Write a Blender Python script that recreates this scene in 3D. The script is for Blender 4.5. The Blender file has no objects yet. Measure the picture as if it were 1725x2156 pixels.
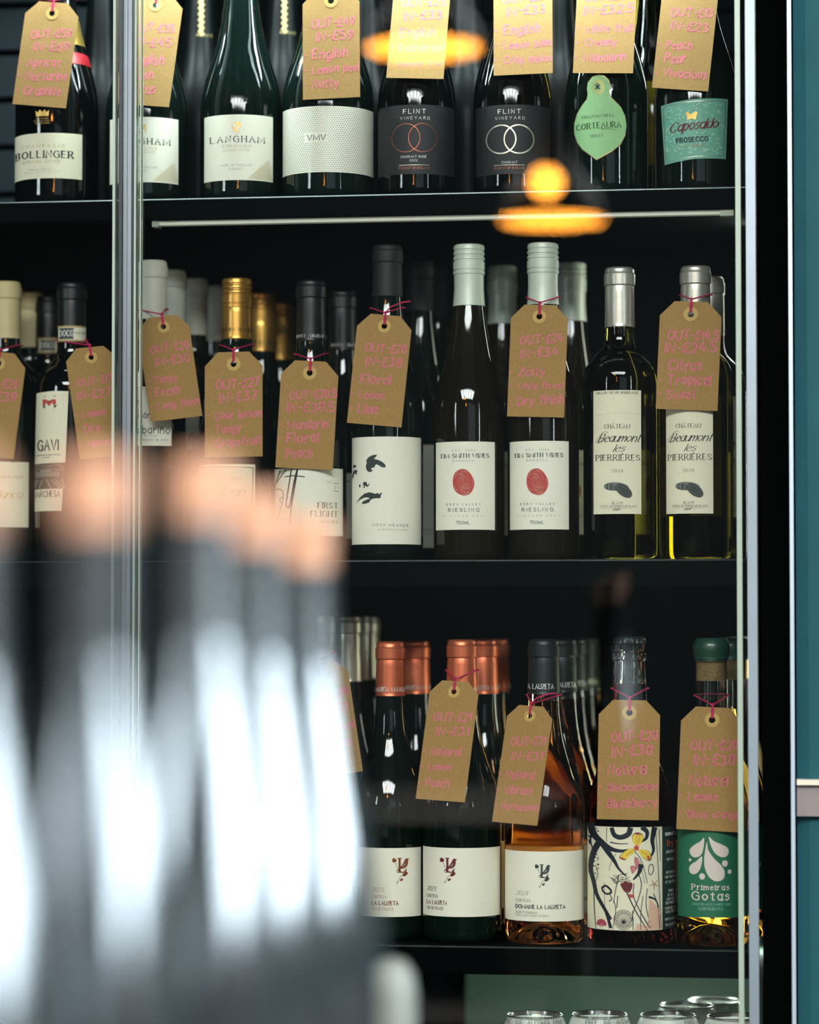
import bpy, math, random
from mathutils import Vector, Matrix
from mathutils.geometry import tessellate_polygon
random.seed(7)
scene = bpy.context.scene
COL = scene.collection
R_ = math.radians

# ---------------------------------------------------------------- camera
FPX = 85.0 / 24.0 * 1725.0                     # focal length in pixels of the 1725 x 2156 frame
YAW, PITCH = R_(8.0), R_(2.27)
FWD = Vector((-math.sin(YAW) * math.cos(PITCH), math.cos(YAW) * math.cos(PITCH), math.sin(PITCH)))
RGT = Vector((math.cos(YAW), math.sin(YAW), 0))
UPV = RGT.cross(FWD)
CAM = Vector((0, 0.05, 1.412)) - FWD * 2.93
cam_d = bpy.data.cameras.new('camera')
cam_d.lens, cam_d.sensor_width, cam_d.sensor_fit = 85, 24, 'HORIZONTAL'
cam_d.clip_start, cam_d.clip_end = 0.05, 60
cam_d.dof.use_dof = True
cam_d.dof.focus_distance = 2.915
cam_d.dof.aperture_fstop = 1.7
cam_o = bpy.data.objects.new('camera', cam_d)
cam_o.location = CAM
cam_o.rotation_euler = (math.pi / 2 + PITCH, 0, YAW)
COL.objects.link(cam_o)
scene.camera = cam_o


def at(px, py, Y):
    """Point of the plane y = Y that lies on a line of sight."""
    d = FWD + RGT * ((px - 862.5) / FPX) + UPV * ((1078 - py) / FPX)
    return CAM + d * ((Y - CAM.y) / d.y)


def ray(px, py, depth):
    return CAM + (FWD + RGT * ((px - 862.5) / FPX) + UPV * ((1078 - py) / FPX)) * depth


def proj(p):
    v = p - CAM
    d = v.dot(FWD)
    return 862.5 + FPX * v.dot(RGT) / d, 1078 - FPX * v.dot(UPV) / d, d


# ---------------------------------------------------------------- world, light, exposure
w = bpy.data.worlds.new('world')
scene.world = w
w.use_nodes = True
w.node_tree.nodes['Background'].inputs[0].default_value = (0.35, 0.55, 0.6, 1)
w.node_tree.nodes['Background'].inputs[1].default_value = 0.03


def area(name, loc, rot, sx, sy, power, color):
    l = bpy.data.lights.new(name, 'AREA')
    l.shape, l.size, l.size_y, l.energy, l.color = 'RECTANGLE', sx, sy, power, color
    o = bpy.data.objects.new(name, l)
    o.location, o.rotation_euler = loc, rot
    COL.objects.link(o)
    return o


SKY = area('skylight_daylight', (0.15, -3.9, 3.14), (0, 0, 0), 3.0, 1.7, 240, (0.92, 0.96, 0.96))
WIN = area('window_daylight', (3.14, -2.15, 2.3), (0, R_(90), 0), 1.1, 3.1, 165, (0.86, 0.95, 1.0))
ADDED_WIN = area('added_high_window_fill', (1.85, -6.12, 2.45), (R_(-90), 0, 0), 2.6, 1.3, 115, (0.86, 0.95, 1.0))  # unseen window, added to whiten the shoulders of the foreground bottles
WIN3 = area('left_window_daylight', (-3.32, -3.3, 2.4), (0, R_(-90), 0), .9, 2.4, 80, (0.86, 0.95, 1.0))
LED_TOP, LED_LOW, SIDE_FILL = 4.2, 0.5, 0.8                    # watts of the cabinet's strips; the side one is added fill
scene.view_settings.view_transform = 'Standard'
scene.view_settings.look = 'None'
scene.view_settings.gamma = 1
scene.view_settings.exposure = 1.0
scene.cycles.use_denoising = True
scene.cycles.sample_clamp_indirect = 6
scene.cycles.transparent_max_bounces = 24
scene.cycles.max_bounces = 14
scene.cycles.transmission_bounces = 14

# ---------------------------------------------------------------- materials
MATS = {}


def mat(name, col, rough=0.5, metal=0.0, ior=1.5, trans=0.0, var=0.0, vscale=60, bump=0.0, emit=None, estr=0.0, coat=0.0, spec=0.5):
    if name in MATS:
        return MATS[name]
    m = bpy.data.materials.new(name)
    m.use_nodes = True
    nt = m.node_tree
    b = nt.nodes['Principled BSDF']
    b.inputs['Base Color'].default_value = (*col, 1)
    b.inputs['Roughness'].default_value = rough
    b.inputs['Metallic'].default_value = metal
    b.inputs['IOR'].default_value = ior
    b.inputs['Transmission Weight'].default_value = trans
    b.inputs['Coat Weight'].default_value = coat
    b.inputs['Specular IOR Level'].default_value = spec
    if emit:
        b.inputs['Emission Color'].default_value = (*emit, 1)
        b.inputs['Emission Strength'].default_value = estr
    if var or bump:
        tc = nt.nodes.new('ShaderNodeTexCoord')
        nz = nt.nodes.new('ShaderNodeTexNoise')
        nz.inputs['Scale'].default_value = vscale
        nz.inputs['Detail'].default_value = 4
        nt.links.new(tc.outputs['Object'], nz.inputs['Vector'])
        if var:
            cr = nt.nodes.new('ShaderNodeValToRGB')
            cr.color_ramp.elements[0].position, cr.color_ramp.elements[1].position = 0.3, 0.7
            cr.color_ramp.elements[0].color = (*[c * (1 - var) for c in col], 1)
            cr.color_ramp.elements[1].color = (*[min(1, c * (1 + var)) for c in col], 1)
            nt.links.new(nz.outputs['Fac'], cr.inputs['Fac'])
            nt.links.new(cr.outputs['Color'], b.inputs['Base Color'])
        if bump:
            bp = nt.nodes.new('ShaderNodeBump')
            bp.inputs['Strength'].default_value = bump
            bp.inputs['Distance'].default_value = 0.001
            nt.links.new(nz.outputs['Fac'], bp.inputs['Height'])
            nt.links.new(bp.outputs['Normal'], b.inputs['Normal'])
    MATS[name] = m
    return m


def S(r, g, b):
    """sRGB 0-255 to linear."""
    return tuple(((c / 255 + 0.055) / 1.055) ** 2.4 if c > 10 else c / 255 / 12.92 for c in (r, g, b))


mat('paper_white', S(242, 241, 222), 0.75, var=0.02, vscale=400, bump=0.10)
mat('paper_cream', S(234, 230, 202), 0.75, var=0.03, vscale=300, bump=0.10)
mat('paper_black', S(17, 20, 23), 0.55, var=0.10, vscale=900, bump=0.12)
mat('paper_lime', S(150, 200, 140), 0.6, var=0.03, vscale=200)
mat('paper_mint', S(110, 170, 150), 0.5, var=0.05, vscale=120)
mat('paper_green', S(34, 112, 80), 0.5, var=0.04, vscale=150)
mat('kraft', S(164, 129, 74), 0.85, var=0.13, vscale=700, bump=0.15)
mat('kraft_edge', S(120, 92, 58), 0.9, var=0.1, vscale=700)
mat('eyelet', S(196, 164, 92), 0.7, var=0.06, vscale=300)
mat('pink_chalk', S(216, 116, 130), 0.8, var=0.25, vscale=1500)
mat('string_pink', S(196, 38, 92), 0.7, var=0.2, vscale=2000)
mat('string_white', S(226, 220, 196), 0.8, var=0.1, vscale=2000)
mat('black', S(14, 16, 18), 0.5)
mat('grey', S(150, 150, 142), 0.6)
mat('dark_grey', S(62, 66, 64), 0.6)
mat('gold', S(186, 152, 84), 0.35, 0.75)
mat('goldpale', S(196, 176, 112), 0.5, 0.2)
mat('copper', S(176, 104, 78), 0.35, 0.75)
mat('silverline', S(205, 200, 180), 0.3, 0.8)
mat('foildot', S(120, 126, 122), 0.28, 0.85)
mat('white_ink', S(232, 234, 228), 0.6)
mat('red_ink', S(192, 74, 66), 0.7, var=0.12, vscale=900)
mat('maroon', S(104, 26, 34), 0.6)
mat('yellow_ink', S(232, 206, 66), 0.6)
mat('pink_ink', S(214, 120, 130), 0.6)
mat('peach_ink', S(226, 186, 160), 0.6)
mat('navy', S(14, 26, 40), 0.6)
mat('blackgreen', S(28, 50, 44), 0.6)
mat('slate', S(52, 62, 56), 0.7)
mat('slate_light', S(126, 134, 122), 0.7)
mat('goldtext', S(170, 150, 90), 0.6)
mat('rose_ink', S(176, 60, 80), 0.5)
mat('mintspot', S(152, 206, 186), 0.5)
mat('droplet', S(226, 214, 204), 0.5)
mat('faint_copper', S(206, 176, 156), 0.45, 0.3)

mat('glass_dark', (0.003, 0.008, 0.006), 0.035, ior=1.52, var=0.3, vscale=8)
mat('glass_brown', (0.010, 0.008, 0.004), 0.035, ior=1.52, var=0.3, vscale=8)
mat('glass_dull', (0.002, 0.003, 0.003), 0.30, ior=1.4, var=0.3, vscale=8, spec=0.12)
mat('glass_black', (0.002, 0.003, 0.003), 0.03, ior=1.52, var=0.3, vscale=8)
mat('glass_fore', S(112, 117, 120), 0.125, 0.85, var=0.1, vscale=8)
mat('glass_olive', (0.26, 0.23, 0.02), 0.01, ior=1.42, trans=1)
mat('glass_clear', (0.93, 0.97, 0.95), 0.0, ior=1.45, trans=1)
mat('wine_rose', (0.99, 0.62, 0.30), 0.0, ior=1.36, trans=1)
mat('wine_red', (0.10, 0.010, 0.018), 0.0, ior=1.36, trans=1)
mat('wine_amber', (0.99, 0.70, 0.20), 0.0, ior=1.36, trans=1)
mat('cap_white', S(214, 214, 196), 0.45, var=0.03)
mat('cap_cream', S(206, 190, 140), 0.5, var=0.04)
mat('cap_pale', S(206, 216, 200), 0.4, 0.15, var=0.03)
mat('cap_gold', S(196, 150, 74), 0.32, 0.8, var=0.05)
mat('cap_silver', S(206, 204, 190), 0.33, 0.7, var=0.04)
mat('cap_copper', S(226, 124, 88), 0.36, 0.7, var=0.04)
mat('cap_peach', S(176, 130, 102), 0.5, 0.2, var=0.04)
mat('cap_dark', S(34, 44, 44), 0.4, 0.3, var=0.06)
mat('cap_green', S(18, 28, 26), 0.6, 0.0, var=0.06)
mat('cap_black', S(12, 16, 18), 0.4, var=0.06)
mat('cap_gold_foil', S(202, 170, 84), 0.3, 0.8, var=0.08)
mat('cap_red', S(150, 26, 34), 0.4, 0.2)
mat('wax_green', S(24, 66, 52), 0.4, coat=0.4, var=0.08)
mat('cork', S(236, 200, 146), 0.8, var=0.25, vscale=500)


# ---------------------------------------------------------------- object helpers
def mesh_obj(name, verts, faces, mats, parent=None, fm=None, smooth=False):
    me = bpy.data.meshes.new(name)
    me.from_pydata([tuple(v) for v in verts], [], faces)
    for m in mats:
        me.materials.append(MATS[m] if isinstance(m, str) else m)
    if fm:
        me.polygons.foreach_set('material_index', fm)
    if smooth:
        me.polygons.foreach_set('use_smooth', [True] * len(me.polygons))
    me.update()
    if smooth:
        me.set_sharp_from_angle(angle=R_(38))
    o = bpy.data.objects.new(name, me)
    COL.objects.link(o)
    if parent:
        o.parent = parent
    return o


class MB:
    """Collects pieces of one mesh."""

    def __init__(s):
        s.v, s.f, s.m = [], [], []

    def add(s, vs, fs, mi=0):
        k = len(s.v)
        s.v += [tuple(v) for v in vs]
        s.f += [tuple(i + k for i in f) for f in fs]
        s.m += [mi] * len(fs)

    def box(s, x0, x1, y0, y1, z0, z1, mi=0, bev=0.0):
        vs = [(x, y, z) for z in (z0, z1) for y in (y0, y1) for x in (x0, x1)]
        s.add(vs, [(0, 2, 3, 1), (4, 5, 7, 6), (0, 1, 5, 4), (2, 6, 7, 3), (0, 4, 6, 2), (1, 3, 7, 5)], mi)

    def lathe(s, prof, mi=0, n=64, c=(0, 0, 0), flip=False):
        vs, fs = [], []
        for r, z in prof:
            for i in range(n):
                a = 2 * math.pi * i / n
                vs.append((c[0] + r * math.sin(a), c[1] - r * math.cos(a), c[2] + z))
        ms = []
        for j in range(len(prof) - 1):
            for i in range(n):
                q = (j * n + i, j * n + (i + 1) % n, (j + 1) * n + (i + 1) % n, (j + 1) * n + i)
                fs.append(q[::-1] if flip else q)
                ms.append(mi(0.5 * (prof[j][1] + prof[j + 1][1])) if callable(mi) else mi)
        k = len(s.v)
        s.v += vs
        s.f += [tuple(i + k for i in f) for f in fs]
        s.m += ms

    def tube(s, pts, r, mi=0, n=6):
        pts = [Vector(p) for p in pts]
        vs, fs = [], []
        for i, p in enumerate(pts):
            t = (pts[min(i + 1, len(pts) - 1)] - pts[max(i - 1, 0)])
            t = t.normalized() if t.length > 0 else Vector((0, 0, 1))
            u = t.cross(Vector((0.31, 0.9, 0.3))).normalized()
            v = t.cross(u)
            for k in range(n):
                a = 2 * math.pi * k / n
                vs.append(p + (u * math.cos(a) + v * math.sin(a)) * r)
        for i in range(len(pts) - 1):
            for k in range(n):
                fs.append((i * n + k, i * n + (k + 1) % n, (i + 1) * n + (k + 1) % n, (i + 1) * n + k))
        s.add(vs, fs, mi)

    def build(s, name, mats, parent=None, smooth=False):
        return mesh_obj(name, s.v, s.f, mats, parent, s.m, smooth)


def tag(o, label=None, cat=None, group=None, kind=None):
    for k, v in (('label', label), ('category', cat), ('group', group), ('kind', kind)):
        if v:
            o[k] = v
    return o


def empty(name, loc, label=None, cat=None, group=None):
    o = bpy.data.objects.new(name, None)
    o.empty_display_size = 0.05
    o.location = loc
    COL.objects.link(o)
    return tag(o, label, cat, group)


def dup(root, loc, label, group=None, rot=0.0, skip=()):
    r = root.copy()
    COL.objects.link(r)
    r.location = loc
    r.rotation_euler = (0, 0, rot)
    r['label'] = label
    if group:
        r['group'] = group
    for ch in list(root.children):
        if ch.name.split('.')[0] in skip:
            continue
        c = ch.copy()
        COL.objects.link(c)
        c.parent = r
        for g in ch.children:
            d = g.copy()
            COL.objects.link(d)
            d.parent = c
    return r


def structure(mb, name, mats):
    o = mb.build(name, mats)
    o['kind'] = 'structure'
    return o


def catmull(p, closed=False, n=6):
    if len(p) < 3:
        return list(p)
    out = []
    m = len(p)
    for i in range(m if closed else m - 1):
        if closed:
            a, b, c, d = p[i - 1], p[i], p[(i + 1) % m], p[(i + 2) % m]
        else:
            a, b, c, d = p[max(i - 1, 0)], p[i], p[i + 1], p[min(i + 2, m - 1)]
        for k in range(n):
            t = k / n
            out.append(tuple(0.5 * (2 * b[j] + (c[j] - a[j]) * t + (2 * a[j] - 5 * b[j] + 4 * c[j] - d[j]) * t * t
                                    + (3 * b[j] - a[j] - 3 * c[j] + d[j]) * t ** 3) for j in (0, 1)))
    out.append(tuple(p[0]) if closed else tuple(p[-1]))
    return out


# ---------------------------------------------------------------- a stroke alphabet (baseline 3, x-height A, capitals D)
G_ = """A 8 034D83 2767;B 6 030D ~0D4D5C5A4808 ~0848664303;C 8 ~8B5D2C08245385;D 7 030D ~0D3D6B78653303;E 6 6D0D0363 0858
F 6 6D0D03 0858;G 8 ~8B5D2C0824537384 848858;H 7 030D 737D 0878;I 0 030D;J 5 ~5D563305;K 7 030D 7D07 2973;L 6 0D0363
M 10 030D55ADA3;N 7 030D737D;O 8 o4D1B081543758 87B;P 6 030D ~0D4D6B4808;Q 8 o4D1B08154375887B 5582;R 7 030D ~0D4D6B4808 3873
S 6 ~6B3D0B1957653305;T 8 0D8D 4D43;U 8 ~0D06144374868D;V 8 0D438D;W 12 0D336B93CD;X 7 0D73 037D;Y 8 0D488D 4843;Z 7 0D7D0373
0 6 o3D0A0633666A;1 2 0B2D23;2 6 ~0B3D6B5803 0363;3 6 ~0C3D5B28 ~2857653304;4 7 4D0676 5953;5 6 5D0D08 ~0839664304
6 6 ~5D19063366390 7;7 6 0D6D23;8 6 o3D0B396B o39063366;9 6 ~13576A3D0A3769
a 5 ~592A072355 5A53;b 5 0D03 ~083A573305;c 5 ~592A072354;d 5 5D53 ~592A072355;e 5 0757 ~573A072354;f 4 ~4C2D1B13 0A4A
g 5 ~592A072355 ~5A522001;h 5 0D03 ~073A5853;i 0 0A03 0C0D;j 2 ~2A211000 2C2D;k 5 0D03 5A06 1753;l 0 0D03
m 8 0A03 ~073A4843 ~477A8883;n 5 0A03 ~073A5853;o 6 o3A073367;p 5 0A00 ~083A573305;q 5 5A50 ~592A072355;r 4 0A03 ~073A4A
s 4 ~492A08462304;t 4 ~2C243343 0A4A;u 5 ~0A052355 5A53;v 6 0A336A;w 8 0A234A638A;x 5 0A53 035A;y 6 0A33 6A10;z 5 0A5A0353
- 3 0838;. 0 0304;* 1 0718;$ 6 ~6C4D2B2503 0373 0858;| 0 000D;~ 2 0708"""
GLY = {}
for ent in G_.replace('\n', ';').split(';'):
    ent = ent.replace('8 87B', '887B').replace('390 7', '3907')
    k, wd, *st = ent.split(' ')
    ss = []
    for q in st:
        fl = q[0] if q[0] in '~o' else ''
        q = q[len(fl):]
        ss.append((fl, [(int(q[i], 16), int(q[i + 1], 16)) for i in range(0, len(q) - 1, 2)]))
    GLY[k] = (int(wd), ss)
GLY['\u00b7'] = (0, [('', [(0, 7), (0, 7.8)])])
GLY['\u00a3'] = GLY['$']


def acc(base, *st):
    wd, ss = GLY[base]
    return wd, ss + [('', [(float(x), float(y)) for x, y in q]) for q in st]


GLY['\u00c2'] = acc('A', [(2, 14), (4, 15.6), (6, 14)])
GLY['\u00d4'] = acc('O', [(2, 14), (4, 15.6), (6, 14)])
GLY['\u00c9'] = acc('E', [(2, 14), (4, 15.6)])
GLY['\u00c8'] = acc('E', [(2, 15.6), (4, 14)])
GLY['\u00e1'] = acc('a', [(2, 11), (4, 13)])
GLY['\u00f3'] = acc('o', [(2, 11), (4, 13)])
GLY['\u00f1'] = acc('n', [(0, 11), (1.5, 12), (3.5, 11), (5, 12)])

FONTS = {  # thick, thin (in units of cap height / 10), serif, slant, tracking, straighten
    'sans': (1.05, 1.0, 0, 0, 3.0), 'bold': (1.9, 1.7, 0, 0, 3.2), 'thin': (0.75, 0.7, 0, 0, 3.0),
    'serif': (1.25, 0.5, 1, 0, 3.4), 'serifb': (1.9, 0.75, 1, 0, 3.8), 'italic': (1.0, 0.4, 0, 0.28, 2.0),
    'script': (1.05, 0.35, 0, 0.5, 1.5), 'hand': (1.55, 1.4, 0, 0.12, 3.0), 'type': (1.5, 1.2, 1, 0, 3.2),
    'cond': (1.5, 1.3, 0, 0, 3.0)}


class Art:
    """Flat artwork in a 2-D frame (x right, y down); each polygon has an ink and a layer."""

    def __init__(s):
        s.p = []
        s.o, s.k = (0.0, 0.0), 1.0

    def frame(s, ox, oy, k):
        s.o, s.k = (ox, oy), 1.0 / k
        return s

    def T(s, q):
        return (s.o[0] + q[0] * s.k, s.o[1] + q[1] * s.k)

    def poly(s, pts, ink, layer=1, smooth=False):
        if smooth:
            pts = catmull(pts, True, 4)[:-1]
        pts = [s.T(q) for q in pts]
        if len(pts) < 5 and layer > 1:
            s.p.append((pts, ink, layer))
            return
        tri = tessellate_polygon([[Vector((x, y, 0)) for x, y in pts]])
        for t in tri:
            s.p.append(([pts[i] for i in t], ink, layer))

    def rect(s, x0, y0, x1, y1, ink, layer=1):
        s.p.append(([s.T(q) for q in ((x0, y0), (x1, y0), (x1, y1), (x0, y1))], ink, layer))

    def ell(s, cx, cy, rx, ry, ink, layer=1, rot=0, n=20):
        c, d = math.cos(R_(rot)), math.sin(R_(rot))
        pts = [(rx * math.cos(2 * math.pi * i / n), ry * math.sin(2 * math.pi * i / n)) for i in range(n)]
        s.p.append(([s.T((cx + c * x - d * y, cy + d * x + c * y)) for x, y in pts], ink, layer))

    def ring(s, cx, cy, rx, ry, wd, ink, layer=1, n=40):
        s.line([(cx + rx * math.cos(2 * math.pi * i / n), cy + ry * math.sin(2 * math.pi * i / n)) for i in range(n + 1)], wd, ink, layer)

    def line(s, pts, wd, ink, layer=2, wd2=None, smooth=False, pen=None):
        if smooth:
            pts = catmull(pts, False, 5)
        q = [pts[0]]
        for x in pts[1:]:
            if math.hypot(x[0] - q[-1][0], x[1] - q[-1][1]) > 1e-6:
                q.append(x)
        if len(q) < 2:
            return
        n = len(q)
        side = []
        for i in range(n):
            a, b = q[max(i - 1, 0)], q[min(i + 1, n - 1)]
            tx, ty = b[0] - a[0], b[1] - a[1]
            l = math.hypot(tx, ty) or 1
            tx, ty = tx / l, ty / l
            if pen:
                h = 0.5 * (pen[1] + (pen[0] - pen[1]) * abs(ty) ** 1.5)
            else:
                h = 0.5 * (wd if wd2 is None else wd + (wd2 - wd) * i / (n - 1))
            m = 1.0
            if 0 < i < n - 1:
                u = (q[i][0] - a[0], q[i][1] - a[1])
                lu = math.hypot(*u)
                cs = (u[0] * tx + u[1] * ty) / lu
                m = 1 / max(cs, 0.6)
            ex = 0
            if i == 0:
                ex = -h * 0.6
            elif i == n - 1:
                ex = h * 0.6
            cx, cy = q[i][0] + tx * ex, q[i][1] + ty * ex
            side.append(((cx - ty * h * m, cy + tx * h * m), (cx + ty * h * m, cy - tx * h * m)))
        for i in range(n - 1):
            s.p.append(([s.T(side[i][0]), s.T(side[i + 1][0]), s.T(side[i + 1][1]), s.T(side[i][1])], ink, layer))

    def text(s, t, cx, cy, h, ink, font='sans', width=None, align='c', rot=0, layer=2, wob=0.0, thick=1.0):
        a, b, ser, sl, trk = FONTS[font]
        a, b = a * thick, b * thick
        x, strokes = 0.0, []
        u = h / 10.0
        if width:                                  # spare width goes between the letters, not into them
            nat = sum(5 + trk * .4 if c == ' ' else GLY[c][0] + trk for c in t if c == ' ' or c in GLY) - trk
            if width / u > nat and len(t) > 1 and font != 'script':
                trk += (width / u - nat) / (len(t) - 1 - .6 * t.count(' '))
        for ch in t:
            if ch == ' ':
                x += 5 + trk * 0.4
                continue
            if ch not in GLY:
                continue
            wd, ss = GLY[ch]
            jy, jr = (random.uniform(-1, 1) * wob, random.uniform(-1, 1) * wob * 0.08) if wob else (0, 0)
            for fl, pts in ss:
                q = [(px * (1 + jr), py) for px, py in pts]
                if wob:
                    q = [(u + random.uniform(-.25, .25) * wob, v + random.uniform(-.25, .25) * wob) for u, v in q]
                if fl:
                    q = catmull(q, fl == 'o', 5)
                q2 = [(x + u + sl * (v - 3), v - 3 + jy) for u, v in q]
                strokes.append((q2, None))
                if ser and not fl:
                    for e, o_ in ((0, 1), (-1, -2)):
                        ex, ey = q[e]
                        if ey in (3, 13, 10) and abs(q[o_][1] - ey) > 2 and not (ey == 10 and ch.isupper()):
                            L = 1.5 if len(pts) < 3 or ch in 'AVMN' else 1.3
                            strokes.append(([(x + ex - L, ey - 3), (x + ex + L, ey - 3)], 1))
            x += wd + trk
        tot = max(x - trk, 0.01)
        sx = (width / tot) if width else u
        off = -tot * sx / 2 if align == 'c' else (0 if align == 'l' else -tot * sx)
        c, d = math.cos(R_(rot)), math.sin(R_(rot))
        if font == 'hand' and sx < .8 * u:
            u = sx / .8
        if font != 'hand':
            u *= .94
        for q, f in strokes:
            pts = []
            for px, py in q:
                X, Y = px * sx + off, h / 2 - py * u
                pts.append((cx + c * X - d * Y, cy + d * X + c * Y))
            wu = u if font == 'hand' else 1.12 * min(u, sx * 1.25)
            if f:
                s.line(pts, b * wu, ink, layer)
            else:
                s.line(pts, a * wu, ink, layer, pen=(a * wu, b * wu))

    def bake(s, name, fmap, parent, step=None, gap=0.00012):
        """fmap(x, y, lift) -> 3-D point; polygons wider than STEP are sliced so that they can bend."""
        inks, idx, V, F, M = [], {}, [], [], []
        for pts, ink, layer in s.p:
            if ink not in idx:
                idx[ink] = len(inks)
                inks.append(ink)
            todo = [pts]
            if step:
                x0, x1 = min(q[0] for q in pts), max(q[0] for q in pts)
                if x1 - x0 > step * 1.5:
                    todo, k = [], max(1, math.ceil((x1 - x0) / step))
                    for i in range(k):
                        a, b = x0 + (x1 - x0) * i / k, x0 + (x1 - x0) * (i + 1) / k
                        c = clip(clip(pts, a, 1), b, -1)
                        if len(c) > 2:
                            todo.append(c)
            for q in todo:
                base = len(V)
                V.extend(fmap(x, y, gap * (layer + 1)) for x, y in q)
                F.append(tuple(range(base, base + len(q))))
                M.append(idx[ink])
        return mesh_obj(name, V, F, inks, parent, M)


def clip(pts, x, sgn):
    out = []
    n = len(pts)
    for i in range(n):
        a, b = pts[i], pts[(i + 1) % n]
        da, db = sgn * (a[0] - x), sgn * (b[0] - x)
        if da >= 0:
            out.append(a)
        if (da > 0 and db < 0) or (da < 0 and db > 0):
            t = da / (da - db)
            out.append((x, a[1] + (b[1] - a[1]) * t))
    return out

# ---------------------------------------------------------------- levels taken from the shelves' front edges
LIP = 0.026                                    # y of the shelves' front faces (the door glass is at y = 0)
Z_TOP = at(700, 410, LIP).z
Z_MID = at(1000, 1178, LIP).z
Z_LOW = at(1150, 1994, LIP).z
AXIS = 0.088                                   # y of the axes of the front bottles

# ---------------------------------------------------------------- bottles
SHOULDER = {
    'hock': ((.44, 1), (.49, .985), (.54, .92), (.60, .79), (.66, .65), (.73, .53), (.80, .44), (.86, .40)),
    'burgundy': ((.42, 1), (.46, .975), (.51, .89), (.57, .74), (.63, .59), (.69, .48), (.76, .41), (.82, .39)),
    'bordeaux': ((.60, 1), (.635, .975), (.665, .90), (.69, .76), (.71, .60), (.73, .47), (.755, .41), (.80, .39)),
    'sloping': ((.23, 1), (.28, .985), (.35, .91), (.43, .80), (.51, .68), (.59, .56), (.67, .46), (.75, .39)),
    'champagne': ((.33, 1), (.38, .96), (.44, .86), (.50, .73), (.57, .58), (.65, .47), (.74, .40), (.82, .36)),
}


def outline(kind, R, H, neck):
    sh = catmull([(z * H, max(neck, k * R) if i > 4 else k * R) for i, (z, k) in enumerate(SHOULDER[kind])], False, 5)
    p = [(0.0, 0.006), (R * 0.55, 0.004), (R * 0.80, 0.0008), (R * .90, 0.0), (R - 0.002, 0.0015), (R - 0.0003, 0.005), (R, 0.010)]
    p += [(R, sh[0][0] * t) for t in (0.15, 0.4, 0.7)]
    p += [(max(r, neck), z) for z, r in sh]
    p += [(neck, H - 0.012), (neck, H - 0.001), (neck - 0.003, H), (0.0, H)]
    return p


def rad_at(prof, z):
    for (r0, z0), (r1, z1) in zip(prof, prof[1:]):
        if z0 <= z <= z1 and z1 > z0:
            return r0 + (r1 - r0) * (z - z0) / (z1 - z0)
    return prof[-2][0]


def cap_profile(style, rn, zb, H, prof=None):
    p = cap_shape(style, rn, zb, H)
    if prof:                                       # the lower part follows the swelling neck
        z1 = p[1][1] if style != 'foil' else H - .0185
        low = [(rad_at(prof, zb + (z1 - zb) * k / 12) + .0007, zb + (z1 - zb) * k / 12) for k in range(12)]
        p = [(max(p[0][0], low[0][0] + .0001), zb - .0002)] + low + [q for q in p if q[1] >= z1 - 1e-6]
    return p


def cap_shape(style, rn, zb, H):
    e = 0.0006
    r = rn + e
    if style == 'screw':
        p = [(r + .0001, zb), (r + .0002, H - .0310)]
        z = H - .0305
        p += [(r + .0011, z), (r + .0011, z + .0030), (r + .0001, z + .0034), (r + .0001, z + .0042), (r + .0011, z + .0046)]
        p += [(r + .0011, z + .0125), (r - .0001, z + .0130), (r - .0001, z + .0142), (r + .0009, z + .0149), (r + .0010, z + .0168), (r - .0001, z + .0184),
              (r - .0001, z + .0192), (r + .0008, z + .0200), (r + .0009, z + .0220), (r - .0001, z + .0236), (r - .0001, z + .0244), (r + .0007, z + .0252)]
        p += [(r + .0007, H - .0028), (r + .0001, H - .0008), (r - .0015, H), (0, H)]
        return p
    if style == 'foil':
        return [(r + .0003, zb), (r, zb + .004), (r - .0001, H - .0185), (r + .0011, H - .0172), (r + .0012, H - .0065), (r + .0002, H - .0052),
                (r + .0001, H - .0016), (r - .0016, H + .0004), (0, H + .0006)]
    if style == 'long':
        return [(rn * 1.0 + .0016, zb), (r + .0002, zb + .03), (r, H - .018), (r + .001, H - .017), (r + .001, H - .006), (r, H - .005), (r - .0015, H + .0004), (0, H + .0006)]
    if style == 'wax':
        return [(r + .0002, zb), (r + .0012, zb + .002), (r + .0009, H - .018), (r + .0024, H - .014), (r + .0026, H - .007), (r + .0014, H - .003),
                (r - .0012, H + .0006), (r - .005, H + .0014), (0, H + .0014)]


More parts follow.
